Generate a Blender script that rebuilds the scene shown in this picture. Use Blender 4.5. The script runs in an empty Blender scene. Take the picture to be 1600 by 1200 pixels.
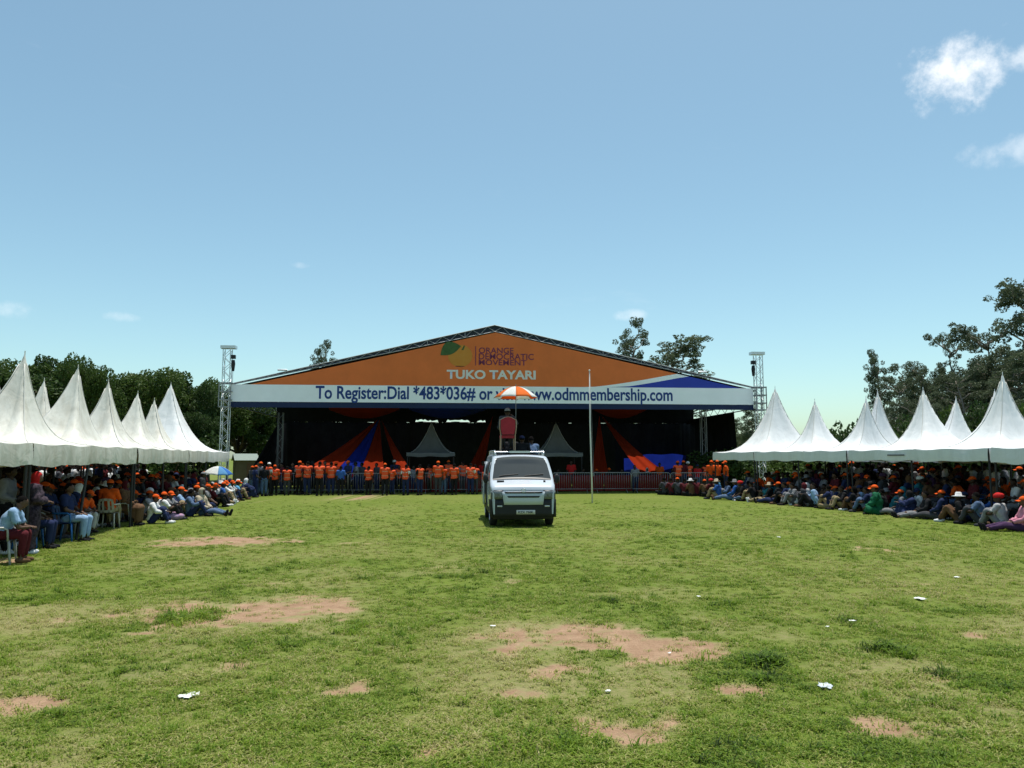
import bpy, bmesh, math, random
import numpy as np
from mathutils import Vector, Matrix, Euler
R = math.radians
scn = bpy.context.scene
COL = scn.collection

# ------------------------------------------------------------------ camera
CAM_H = 1.9
FPX = 1200.0                       # focal length in pixels of a 1600 px wide picture
PITCH = math.atan(116 / FPX)
cam = bpy.data.cameras.new('camera')
camo = bpy.data.objects.new('camera', cam)
COL.objects.link(camo)
cam.sensor_width = 36.0
cam.lens = 36.0 * FPX / 1600.0
cam.clip_start = 0.1
cam.clip_end = 4000
camo.location = (0, 0, CAM_H)
camo.rotation_euler = (R(90) + PITCH, 0, 0)
scn.camera = camo

# ------------------------------------------------------------------ light
SUN_EL, SUN_AZ = R(79), R(25)      # azimuth from +Y (behind the stage) towards +X
world = bpy.data.worlds.new('World')
scn.world = world
world.use_nodes = True
wn, wl = world.node_tree.nodes, world.node_tree.links
wn.clear()
w_out = wn.new('ShaderNodeOutputWorld')
w_bg = wn.new('ShaderNodeBackground')
sky = wn.new('ShaderNodeTexSky')
sky.sky_type = 'NISHITA'
sky.sun_disc = False
sky.sun_elevation = SUN_EL
sky.sun_rotation = SUN_AZ
sky.altitude = 1200
sky.air_density = 1.0
sky.dust_density = 3.3
sky.ozone_density = 1.0
w_bg.inputs['Strength'].default_value = 0.142
sun = bpy.data.lights.new('sun', 'SUN')
sun.energy = 4.4
sun.angle = R(0.53)
sun.color = (1.0, 0.955, 0.88)
suno = bpy.data.objects.new('sun', sun)
COL.objects.link(suno)
sd = Vector((math.sin(SUN_AZ) * math.cos(SUN_EL), math.cos(SUN_AZ) * math.cos(SUN_EL), math.sin(SUN_EL)))
suno.rotation_euler = sd.to_track_quat('Z', 'Y').to_euler()
suno.location = (0, 0, 60)
vs = scn.view_settings
vs.view_transform = 'Standard'
vs.look = 'None'
vs.exposure = 0.22
vs.gamma = 1.0
vs.use_curve_mapping = False

# ------------------------------------------------------------------ pixel helpers (1600 x 1200)
cp, sp_ = math.cos(PITCH), math.sin(PITCH)
def ray(px, py):
    xc, yc = (px - 800) / FPX, (600 - py) / FPX
    return Vector((xc, cp - yc * sp_, sp_ + yc * cp))
def at(px, py, d):
    """the point at ground distance d (world Y) seen at this pixel"""
    r = ray(px, py)
    return Vector((0, 0, CAM_H)) + r * (d / r.y)
def gp(px, py, z=0.0):
    """the ground point seen at this pixel"""
    r = ray(px, py)
    return Vector((0, 0, CAM_H)) + r * ((z - CAM_H) / r.z)

# sparse fair-weather clouds in the sky, by direction
def wmath(op, a, b=None, c=None):
    n = wn.new('ShaderNodeMath'); n.operation = op
    for i, q in enumerate((a, b, c)):
        if q is None: continue
        if isinstance(q, (int, float)): n.inputs[i].default_value = q
        else: wl.new(q, n.inputs[i])
    return n.outputs[0]
tc = wn.new('ShaderNodeTexCoord')
def wnoise(scale, detail, rough, sc=(1, 1, 1), off=(0, 0, 0)):
    mp = wn.new('ShaderNodeMapping'); mp.inputs['Scale'].default_value = sc; mp.inputs['Location'].default_value = off
    wl.new(tc.outputs['Generated'], mp.inputs['Vector'])
    n = wn.new('ShaderNodeTexNoise'); n.inputs['Scale'].default_value = scale
    n.inputs['Detail'].default_value = detail; n.inputs['Roughness'].default_value = rough
    wl.new(mp.outputs[0], n.inputs['Vector'])
    return n.outputs['Fac']
nz = wnoise(24, 9, 0.62)
nz2 = wnoise(5.0, 6, 0.6, (1, 1, 3.5), (3.1, 1.7, 0))
cloud = None
def add_cloud(acc, px, py, rx, ry, amp):
    d = ray(px, py).normalized()
    right = Vector((d.y, -d.x, 0)).normalized()
    up = right.cross(d)
    def dot(v, s):
        n = wn.new('ShaderNodeVectorMath'); n.operation = 'DOT_PRODUCT'
        wl.new(tc.outputs['Generated'], n.inputs[0]); n.inputs[1].default_value = v * s
        return n.outputs['Value']
    a = dot(right, 1 / rx); b = dot(up, 1 / ry)
    fw = wmath('GREATER_THAN', dot(d, 1), 0.2)
    r2 = wmath('ADD', wmath('MULTIPLY', a, a), wmath('MULTIPLY', b, b))
    fall = wmath('SUBTRACT', 1.0, r2)
    s = wmath('ADD', wmath('MULTIPLY', wmath('SUBTRACT', nz, 0.5), 4.2), fall)
    m = wn.new('ShaderNodeMapRange'); m.interpolation_type = 'SMOOTHSTEP'
    wl.new(s, m.inputs['Value']); m.inputs['From Min'].default_value = 0.0; m.inputs['From Max'].default_value = 1.7
    m.inputs['To Max'].default_value = amp
    v = wmath('MULTIPLY', m.outputs[0], fw)
    return v if acc is None else wmath('MAXIMUM', acc, v)
cloud = add_cloud(cloud, 1512, 108, 0.066, 0.042, 0.9)
cloud = add_cloud(cloud, 1592, 92, 0.030, 0.020, 0.6)
cloud = add_cloud(cloud, 1585, 234, 0.050, 0.020, 0.38)
cloud = add_cloud(cloud, 985, 492, 0.030, 0.008, 0.35)
cloud = add_cloud(cloud, 470, 415, 0.014, 0.005, 0.25)
cloud = add_cloud(cloud, 190, 495, 0.024, 0.007, 0.28)
cloud = add_cloud(cloud, 15, 485, 0.028, 0.012, 0.3)
# the same sparse puffs all round the rest of the sky
wp = wn.new('ShaderNodeMapRange'); wp.interpolation_type = 'SMOOTHSTEP'
wl.new(nz2, wp.inputs['Value']); wp.inputs['From Min'].default_value = 0.66; wp.inputs['From Max'].default_value = 0.95
wp.inputs['To Max'].default_value = 0.25
cloud = wmath('MAXIMUM', cloud, wp.outputs[0])
mixc = wn.new('ShaderNodeMix'); mixc.data_type = 'RGBA'
wl.new(cloud, mixc.inputs['Factor'])
tint = wn.new('ShaderNodeMix'); tint.data_type = 'RGBA'; tint.blend_type = 'MULTIPLY'
tint.inputs['Factor'].default_value = 1.0
wl.new(sky.outputs[0], tint.inputs['A']); tint.inputs['B'].default_value = (0.945, 1.12, 0.965, 1)
wl.new(tint.outputs['Result'], mixc.inputs['A'])
mixc.inputs['B'].default_value = (7.4, 7.5, 7.6, 1)
wl.new(mixc.outputs['Result'], w_bg.inputs['Color'])
wl.new(w_bg.outputs[0], w_out.inputs['Surface'])

# ------------------------------------------------------------------ materials
def S(r, g, b):
    f = lambda c: (c / 255 / 12.92) if c <= 10.3 else ((c / 255 + 0.055) / 1.055) ** 2.4
    return (f(r), f(g), f(b))
MATS = {}
def mat(name, col, rough=0.6, metal=0.0, var=0.12, scale=6.0, bump=0.0, bscale=60.0, spec=0.4, col2=None, alpha=1.0, coat=0.0, trans=0.0, coord='Object'):
    if name in MATS: return MATS[name]
    m = bpy.data.materials.new(name); m.use_nodes = True
    n, l = m.node_tree.nodes, m.node_tree.links
    b = n['Principled BSDF']
    b.inputs['Roughness'].default_value = rough
    b.inputs['Metallic'].default_value = metal
    b.inputs['Specular IOR Level'].default_value = spec
    if coat: b.inputs['Coat Weight'].default_value = coat; b.inputs['Coat Roughness'].default_value = 0.05
    if trans: b.inputs['Transmission Weight'].default_value = trans
    t = n.new('ShaderNodeTexCoord')
    nz = n.new('ShaderNodeTexNoise'); nz.inputs['Scale'].default_value = scale; nz.inputs['Detail'].default_value = 5
    nz.inputs['Roughness'].default_value = 0.65
    l.new(t.outputs[coord], nz.inputs['Vector'])
    mx = n.new('ShaderNodeMix'); mx.data_type = 'RGBA'
    mr = n.new('ShaderNodeMapRange'); mr.inputs['From Min'].default_value = 0.3; mr.inputs['From Max'].default_value = 0.7
    l.new(nz.outputs['Fac'], mr.inputs['Value']); l.new(mr.outputs[0], mx.inputs['Factor'])
    c2 = col2 if col2 else tuple(min(1, c * (1 + var)) for c in col)
    c1 = col if col2 else tuple(c * (1 - var) for c in col)
    mx.inputs['A'].default_value = (*c1, 1); mx.inputs['B'].default_value = (*c2, 1)
    l.new(mx.outputs['Result'], b.inputs['Base Color'])
    if bump:
        nb = n.new('ShaderNodeTexNoise'); nb.inputs['Scale'].default_value = bscale; nb.inputs['Detail'].default_value = 4
        l.new(t.outputs[coord], nb.inputs['Vector'])
        bp = n.new('ShaderNodeBump'); bp.inputs['Strength'].default_value = bump; bp.inputs['Distance'].default_value = 0.02
        l.new(nb.outputs['Fac'], bp.inputs['Height']); l.new(bp.outputs[0], b.inputs['Normal'])
    MATS[name] = m
    return m

# ------------------------------------------------------------------ mesh building
class MB:
    def __init__(s): s.v = []; s.f = []; s.mi = []
    def add(s, vs, fs, mi=0):
        o = len(s.v); s.v.extend([tuple(q) for q in vs]); s.f.extend([tuple(i + o for i in f) for f in fs]); s.mi.extend([mi] * len(fs))
        return s
    def box(s, c, size, rot=None, mi=0):
        x, y, z = [q / 2 for q in size]
        vs = [Vector((sx * x, sy * y, sz * z)) for sz in (-1, 1) for sy in (-1, 1) for sx in (-1, 1)]
        if rot is not None: vs = [rot @ q for q in vs]
        c = Vector(c)
        return s.add([c + q for q in vs], [(0, 2, 3, 1), (4, 5, 7, 6), (0, 1, 5, 4), (2, 6, 7, 3), (0, 4, 6, 2), (1, 3, 7, 5)], mi)
    def tube(s, pts, rad, n=8, mi=0, cap=True):
        pts = [Vector(p) for p in pts]
        if isinstance(rad, (int, float)): rad = [rad] * len(pts)
        vs = []; fs = []
        prev = None
        for i, p in enumerate(pts):
            d = (pts[min(i + 1, len(pts) - 1)] - pts[max(i - 1, 0)])
            d = d.normalized() if d.length > 1e-9 else Vector((0, 0, 1))
            if prev is None:
                a = d.orthogonal().normalized()
            else:
                a = (prev - d * prev.dot(d))
                a = a.normalized() if a.length > 1e-6 else d.orthogonal().normalized()
            prev = a; b = d.cross(a)
            for k in range(n):
                t = 2 * math.pi * k / n
                vs.append(p + (a * math.cos(t) + b * math.sin(t)) * rad[i])
        for i in range(len(pts) - 1):
            for k in range(n):
                k2 = (k + 1) % n
                fs.append((i * n + k, i * n + k2, (i + 1) * n + k2, (i + 1) * n + k))
        if cap:
            fs.append(tuple(range(n - 1, -1, -1))); o = (len(pts) - 1) * n
            fs.append(tuple(range(o, o + n)))
        return s.add(vs, fs, mi)
    def ball(s, c, r, seg=12, rings=8, rot=None, mi=0, fn=None):
        if isinstance(r, (int, float)): r = (r, r, r)
        c = Vector(c); vs = []; fs = []
        for i in range(rings + 1):
            th = math.pi * i / rings
            for k in range(seg):
                ph = 2 * math.pi * k / seg
                q = Vector((math.sin(th) * math.cos(ph), math.sin(th) * math.sin(ph), math.cos(th)))
                if i in (0, rings) and k > 0: continue
                q = Vector((q.x * r[0], q.y * r[1], q.z * r[2]))
                if fn: q = fn(q)
                if rot is not None: q = rot @ q
                vs.append(c + q)
        def ix(i, k):
            k %= seg
            if i == 0: return 0
            if i == rings: return 1 + (rings - 1) * seg
            return 1 + (i - 1) * seg + k
        for i in range(rings):
            for k in range(seg):
                a, b_, c_, d_ = ix(i, k), ix(i + 1, k), ix(i + 1, k + 1), ix(i, k + 1)
                q = []
                for t in (a, b_, c_, d_):
                    if t not in q: q.append(t)
                fs.append(tuple(q))
        return s.add(vs, fs, mi)
    def grid(s, P, mi=0, flip=False):
        """P[i][j] points"""
        nr, nc = len(P), len(P[0])
        vs = [p for row in P for p in row]
        fs = []
        for i in range(nr - 1):
            for j in range(nc - 1):
                q = (i * nc + j, i * nc + j + 1, (i + 1) * nc + j + 1, (i + 1) * nc + j)
                fs.append(q[::-1] if flip else q)
        return s.add(vs, fs, mi)
    def lathe(s, prof, n=24, c=(0, 0, 0), axis='z', mi=0):
        c = Vector(c); vs = []; fs = []
        for (r, z) in prof:
            for k in range(n):
                t = 2 * math.pi * k / n
                q = Vector((r * math.cos(t), r * math.sin(t), z))
                if axis == 'x': q = Vector((q.z, q.x, q.y))
                if axis == 'y': q = Vector((q.y, q.z, q.x))
                vs.append(c + q)
        for i in range(len(prof) - 1):
            for k in range(n):
                k2 = (k + 1) % n
                fs.append((i * n + k, i * n + k2, (i + 1) * n + k2, (i + 1) * n + k))
        return s.add(vs, fs, mi)
    def mesh(s, name, mats=None, smooth=False):
        me = bpy.data.meshes.new(name)
        me.from_pydata(s.v, [], s.f)
        if mats:
            for m in (mats if isinstance(mats, (list, tuple)) else [mats]): me.materials.append(m)
        if max(s.mi, default=0) > 0: me.polygons.foreach_set('material_index', s.mi)
        if smooth: me.polygons.foreach_set('use_smooth', [True] * len(me.polygons))
        me.update()
        return me
    def build(s, name, mats, parent=None, smooth=False):
        return link(name, s.mesh(name, mats, smooth), parent)

def link(name, data, parent=None, loc=None, rot=None, scale=None):
    o = bpy.data.objects.new(name, data)
    COL.objects.link(o)
    if parent is not None: o.parent = parent
    if loc is not None: o.location = loc
    if rot is not None: o.rotation_euler = rot
    if scale is not None: o.scale = scale if not isinstance(scale, (int, float)) else (scale,) * 3
    return o
def tag(o, label=None, cat=None, group=None, kind=None):
    if label: o['label'] = label
    if cat: o['category'] = cat
    if group: o['group'] = group
    if kind: o['kind'] = kind
    return o
def thing(name, label, cat, loc=(0, 0, 0), rz=0, group=None):
    return tag(link(name, None, None, loc, (0, 0, rz)), label, cat, group)
def copy_tree(o, parent=None):
    c = o.copy(); COL.objects.link(c); c.parent = parent
    for ch in list(o.children): copy_tree(ch, c)
    return c
_rod = {}
def rod(name, a, b, r, m, parent, n=6):
    """a straight bar from a to b: shared unit cylinder, placed by transform (in the parent's space)"""
    key = (m.name, n)
    if key not in _rod:
        q = MB().tube([(0, 0, 0), (0, 0, 1)], 1.0, n); _rod[key] = q.mesh('rod', m, True)
    a, b = Vector(a), Vector(b)
    d = b - a
    o = link(name, _rod[key], parent, a)
    o.rotation_mode = 'QUATERNION'
    o.rotation_quaternion = d.to_track_quat('Z', 'Y')
    o.scale = (r, r, d.length)
    return o
def text_obj(name, body, m, parent, width=None, height=None, bold=0.0, spacing=1.0, extrude=0.004):
    """flat lettering in the local XZ plane facing -Y, left-bottom at the origin"""
    cu = bpy.data.curves.new(name, 'FONT'); cu.body = body; cu.size = 1.0; cu.offset = bold
    cu.extrude = 0.0; cu.space_character = spacing; cu.resolution_u = 4
    tmp = bpy.data.objects.new(name, cu); COL.objects.link(tmp)
    dg = bpy.context.evaluated_depsgraph_get()
    me = bpy.data.meshes.new_from_object(tmp.evaluated_get(dg))
    bpy.data.objects.remove(tmp); bpy.data.curves.remove(cu)
    co = np.empty(len(me.vertices) * 3); me.vertices.foreach_get('co', co); co = co.reshape(-1, 3)
    mn, mx = co.min(0), co.max(0)
    sx = width / (mx[0] - mn[0]) if width else None
    sz = height / (mx[1] - mn[1]) if height else None
    sx = sx or sz; sz = sz or sx
    out = np.zeros_like(co)
    out[:, 0] = (co[:, 0] - mn[0]) * sx; out[:, 2] = (co[:, 1] - mn[1]) * sz
    me.vertices.foreach_set('co', out.ravel()); me.materials.clear(); me.materials.append(m); me.update()
    return link(name, me, parent)
# ------------------------------------------------------------------ ground
_rs = np.random.RandomState(5)
_LAT = _rs.rand(256, 256)
def vnoise(x, y):
    xi, yi = np.floor(x).astype(int), np.floor(y).astype(int)
    fx, fy = x - xi, y - yi
    fx, fy = fx * fx * (3 - 2 * fx), fy * fy * (3 - 2 * fy)
    g = lambda a, b: _LAT[a % 256, b % 256]
    return (g(xi, yi) * (1 - fx) + g(xi + 1, yi) * fx) * (1 - fy) + (g(xi, yi + 1) * (1 - fx) + g(xi + 1, yi + 1) * fx) * fy
def fbm(x, y, o=4):
    t = 0; a = 0.5; s = 0
    for i in range(o):
        t = t + a * vnoise(x * 2 ** i + 17 * i, y * 2 ** i + 31 * i); s += a; a *= 0.55
    return t / s
PATCH = [  # centre px, half size px, strength
    (285, 962, 125, 24, 1.0), (450, 950, 112, 25, 1.15), (525, 938, 50, 12, 1.1), (345, 846, 125, 9, 1.0), (230, 853, 50, 4, .5),
    (880, 995, 170, 26, 1.1), (1040, 1016, 105, 22, 1.15), (780, 1012, 70, 22, .8), (860, 1050, 80, 16, .8), (820, 1082, 50, 14, .7),
    (560, 1075, 75, 22, .8), (30, 1102, 70, 20, .85), (90, 970, 50, 8, .4), (1160, 1070, 55, 14, .95), (985, 1140, 120, 36, .85),
    (1100, 1110, 60, 20, .4), (670, 1176, 55, 18, .75), (1400, 1138, 80, 22, .8), (1470, 1055, 45, 12, .8), (1300, 1190, 50, 14, .5),
     (20, 875, 70, 8, .7), (420, 782, 60, 2.5, .8), (560, 778, 50, 2, .6),
]
_P = []
for (cx, cy, rx, ry, s) in PATCH:
    c = gp(cx, cy); a = gp(cx + rx, cy); n0 = gp(cx, cy + ry); f0 = gp(cx, cy - ry)
    _P.append((c.x, c.y, a.x - c.x, (f0.y - n0.y) / 2, s))
def soil_mask(x, y):
    m = np.full(np.shape(x), -1.0)
    for (cx, cy, rx, ry, s) in _P:
        r2 = ((x - cx) / rx) ** 2 + ((y - cy) / ry) ** 2
        m = np.maximum(m, s - r2)
    n1 = fbm(x * 1.1, y * 1.1, 5); n2 = fbm(x * 4.0 + 50, y * 4.0, 3)
    near = np.clip((15 - y) / 8, 0, 1)
    base = (fbm(x * .8 + 90, y * .8 + 7, 4) - .80 + .05 * near) * 5.0     # thin worn spots everywhere
    n3 = fbm(x * 11.0 + 9, y * 7.0, 3)
    v = np.maximum(m + (n1 - .5) * 1.5 + (n2 - .5) * 1.9 + (n3 - .5) * 1.3 - .12, base + (n2 - .5) * 1.4)
    return np.clip(v * 1.25, 0, 1)
def thin_mask(x, y):
    return np.clip((fbm(x * .9 + 40, y * .9 + 12, 4) - .47) * 4.5, 0, 1) * np.clip((18 - y) / 8, 0, 1)
def dry_mask(x, y):
    n = fbm(x * .45 + 11, y * .45 + 3, 4)
    return np.clip((n - .42) * 3.5, 0, 1)

def lines(lo, hi, step, ext):
    a = list(np.arange(lo, hi + 1e-6, step))
    s = step; p = hi; up = []
    while p < ext: s *= 1.35; p += s; up.append(p)
    s = step; p = lo; dn = []
    while p > -ext: s *= 1.35; p -= s; dn.append(p)
    return np.array(dn[::-1] + a + up)
gx, gy = lines(-12, 12, .10, 1500), lines(2.5, 24, .10, 2500)
X, Y = np.meshgrid(gx, gy)
soil = soil_mask(X, Y); dry = dry_mask(X, Y)
inner = (np.abs(X) < 60) & (Y > -10) & (Y < 80)
Z = np.where(inner, (fbm(X * .9, Y * .9, 3) - .5) * .035 + (fbm(X * 5, Y * 5, 2) - .5) * .016 - .012 * soil, 0.0)
hgt = Z
nr, nc = X.shape
idx = np.arange(nr * nc).reshape(nr, nc)
faces = np.stack([idx[:-1, :-1], idx[:-1, 1:], idx[1:, 1:], idx[1:, :-1]], -1).reshape(-1, 4)
gme = bpy.data.meshes.new('ground')
gme.vertices.add(nr * nc); gme.vertices.foreach_set('co', np.stack([X, Y, Z], -1).astype(np.float32).ravel())
gme.loops.add(faces.size); gme.loops.foreach_set('vertex_index', faces.ravel().astype(np.int32))
gme.polygons.add(len(faces)); gme.polygons.foreach_set('loop_start', np.arange(0, faces.size, 4, dtype=np.int32))
gme.polygons.foreach_set('use_smooth', np.ones(len(faces), dtype=bool))
for nm, arr in (('soil', soil), ('dry', dry), ('thin', thin_mask(X, Y))):
    at_ = gme.attributes.new(nm, 'FLOAT', 'POINT'); at_.data.foreach_set('value', arr.astype(np.float32).ravel())
gme.update(); gme.validate()

def ground_material():
    m = bpy.data.materials.new('field_ground'); m.use_nodes = True
    n, l = m.node_tree.nodes, m.node_tree.links
    b = n['Principled BSDF']; b.inputs['Roughness'].default_value = 0.95; b.inputs['Specular IOR Level'].default_value = 0.1
    tcn = n.new('ShaderNodeTexCoord')
    def noise(s, d=5, r=.65, sc=(1, 1, 1)):
        mp = n.new('ShaderNodeMapping'); mp.inputs['Scale'].default_value = sc
        l.new(tcn.outputs['Object'], mp.inputs['Vector'])
        q = n.new('ShaderNodeTexNoise'); q.inputs['Scale'].default_value = s; q.inputs['Detail'].default_value = d; q.inputs['Roughness'].default_value = r
        l.new(mp.outputs[0], q.inputs['Vector']); return q.outputs['Fac']
    def mr(v, a, c):
        q = n.new('ShaderNodeMapRange'); q.inputs['From Min'].default_value = a; q.inputs['From Max'].default_value = c; l.new(v, q.inputs['Value']); return q.outputs[0]
    def mix(f, a, c):
        q = n.new('ShaderNodeMix'); q.data_type = 'RGBA'
        if isinstance(f, float): q.inputs['Factor'].default_value = f
        else: l.new(f, q.inputs['Factor'])
        for k, v in (('A', a), ('B', c)):
            if isinstance(v, tuple): q.inputs[k].default_value = (*v, 1)
            else: l.new(v, q.inputs[k])
        return q.outputs['Result']
    def attr(nm):
        q = n.new('ShaderNodeAttribute'); q.attribute_name = nm; return q.outputs['Fac']
    def mth(op, a, c):
        q = n.new('ShaderNodeMath'); q.operation = op
        for i, v in enumerate((a, c)):
            if isinstance(v, (int, float)): q.inputs[i].default_value = v
            else: l.new(v, q.inputs[i])
        return q.outputs[0]
    g1 = mix(mr(noise(1.1, 8, .72), .34, .66), (.050, .100, .008), (.112, .164, .018))
    g1 = mix(mth('MULTIPLY', mr(noise(4.5, 6, .75), .46, .7), .55), g1, (.170, .185, .045))
    g2 = mix(mr(noise(34, 5, .75), .38, .68), g1, (.155, .192, .034))
    g2 = mix(mth('MULTIPLY', mr(noise(9, 4, .7), .5, .8), .6), g2, (.050, .084, .011))
    g3 = mix(mth('MULTIPLY', attr('dry'), .30), g2, (.21, .21, .065))
    tn_ = mth('MULTIPLY', attr('thin'), mr(noise(16, 5, .75), .3, .6))
    g3 = mix(mth('MULTIPLY', tn_, .75), g3, (.27, .225, .115))
    s1 = mix(mr(noise(3.0, 6), .3, .7), (.24, .142, .084), (.41, .27, .178))
    s2 = mix(mth('MULTIPLY', mr(noise(38, 5, .75), .48, .72), .7), s1, (.17, .115, .062))
    fr = mr(mth('ADD', attr('soil'), mth('MULTIPLY', mth('SUBTRACT', noise(7, 5, .7), .5), 1.0)), .0, .45)
    g3 = mix(mth('MULTIPLY', fr, .7), g3, (.29, .25, .125))
    sm = mr(mth('ADD', attr('soil'), mth('MULTIPLY', mth('SUBTRACT', noise(9, 7, .75), .5), 1.9)), .22, .85)
    c = mix(sm, g3, s2)
    l.new(c, b.inputs['Base Color'])
    bp = n.new('ShaderNodeBump'); bp.inputs['Strength'].default_value = .6; bp.inputs['Distance'].default_value = .03
    l.new(noise(40, 5, .7), bp.inputs['Height']); l.new(bp.outputs[0], b.inputs['Normal'])
    return m
gme.materials.append(ground_material())
ground = tag(link('ground', gme), 'worn green field with bare earth patches', kind='structure')

def ground_z(x, y):
    x = np.asarray(x, float); y = np.asarray(y, float)
    i = np.clip(np.searchsorted(gx, x) - 1, 0, len(gx) - 2); j = np.clip(np.searchsorted(gy, y) - 1, 0, len(gy) - 2)
    fx = (x - gx[i]) / (gx[i + 1] - gx[i]); fy = (y - gy[j]) / (gy[j + 1] - gy[j])
    return (hgt[j, i] * (1 - fx) + hgt[j, i + 1] * fx) * (1 - fy) + (hgt[j + 1, i] * (1 - fx) + hgt[j + 1, i + 1] * fx) * fy
def gz(x, y): return float(ground_z(x, y))

# ------------------------------------------------------------------ grass tufts
def grass_material():
    m = bpy.data.materials.new('grass_blade'); m.use_nodes = True
    n, l = m.node_tree.nodes, m.node_tree.links
    b = n['Principled BSDF']; b.inputs['Roughness'].default_value = .55; b.inputs['Specular IOR Level'].default_value = .25
    oi = n.new('ShaderNodeObjectInfo')
    at_ = n.new('ShaderNodeAttribute'); at_.attribute_name = 'tone'; at_.attribute_type = 'GEOMETRY'
    ad = n.new('ShaderNodeMath'); ad.operation = 'MULTIPLY_ADD'; ad.inputs[1].default_value = .36
    l.new(oi.outputs['Random'], ad.inputs[0])
    mu = n.new('ShaderNodeMath'); mu.operation = 'MULTIPLY'; mu.inputs[1].default_value = .66
    l.new(at_.outputs['Fac'], mu.inputs[0]); l.new(mu.outputs[0], ad.inputs[2])
    dn = n.new('ShaderNodeAttribute'); dn.attribute_name = 'dryness'; dn.attribute_type = 'INSTANCER'
    ad2 = n.new('ShaderNodeMath'); ad2.operation = 'MULTIPLY_ADD'; ad2.inputs[1].default_value = .42; l.new(dn.outputs['Fac'], ad2.inputs[0]); l.new(ad.outputs[0], ad2.inputs[2])
    cr = n.new('ShaderNodeValToRGB'); e = cr.color_ramp.elements
    e[0].position = 0; e[0].color = (.034, .058, .010, 1)
    e[1].position = 1; e[1].color = (.52, .46, .22, 1)
    for p, c in ((.10, (.090, .165, .012)), (.30, (.155, .255, .018)), (.52, (.23, .32, .034)), (.74, (.37, .38, .10))):
        q = e.new(p); q.color = (*c, 1)
    l.new(ad2.outputs[0], cr.inputs[0]); l.new(cr.outputs[0], b.inputs['Base Color'])
    tr = n.new('ShaderNodeBsdfTranslucent'); l.new(cr.outputs[0], tr.inputs['Color'])
    mx = n.new('ShaderNodeMixShader'); mx.inputs[0].default_value = .45
    l.new(b.outputs[0], mx.inputs[1]); l.new(tr.outputs[0], mx.inputs[2])
    l.new(mx.outputs[0], n['Material Output'].inputs['Surface'])
    return m
GM = grass_material()
tuft_col = bpy.data.collections.new('grass_tufts')
rg = random.Random(11)
NT = 9
for k in range(NT):
    vs, fs, tn = [], [], []
    nb = rg.randint(16, 26); long_ = k >= 7
    for _ in range(nb):
        a = rg.uniform(0, 2 * math.pi); r0 = rg.uniform(0, .075)
        bx_, by_ = r0 * math.cos(a), r0 * math.sin(a)
        L = rg.uniform(.018, .055) * (1.9 if long_ else 1); w = rg.uniform(.0026, .0052)
        d = rg.uniform(0, 2 * math.pi); lean = rg.uniform(.6, 1.7)
        dx, dy = math.cos(d), math.sin(d); sx, sy = -dy * w, dx * w
        z1 = L * max(.25, .62 - .16 * lean); o1 = lean * L * .34; z2 = L * max(.30, 1 - .42 * lean); o2 = lean * L * .95
        o = len(vs)
        vs += [(bx_ - sx, by_ - sy, -.012), (bx_ + sx, by_ + sy, -.012),
               (bx_ + dx * o1 - sx * .8, by_ + dy * o1 - sy * .8, z1), (bx_ + dx * o1 + sx * .8, by_ + dy * o1 + sy * .8, z1),
               (bx_ + dx * o2, by_ + dy * o2, z2)]
        fs += [(o, o + 1, o + 3, o + 2), (o + 2, o + 3, o + 4)]
        t = rg.random() ** 1.15 * (.5 if long_ else 1); tn += [t] * 5
    me = bpy.data.meshes.new('grass_tuft'); me.from_pydata(vs, [], fs); me.materials.append(GM)
    q = me.attributes.new('tone', 'FLOAT', 'POINT'); q.data.foreach_set('value', tn)
    tuft_col.objects.link(bpy.data.objects.new('grass_tuft_%d' % k, me))

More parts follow.
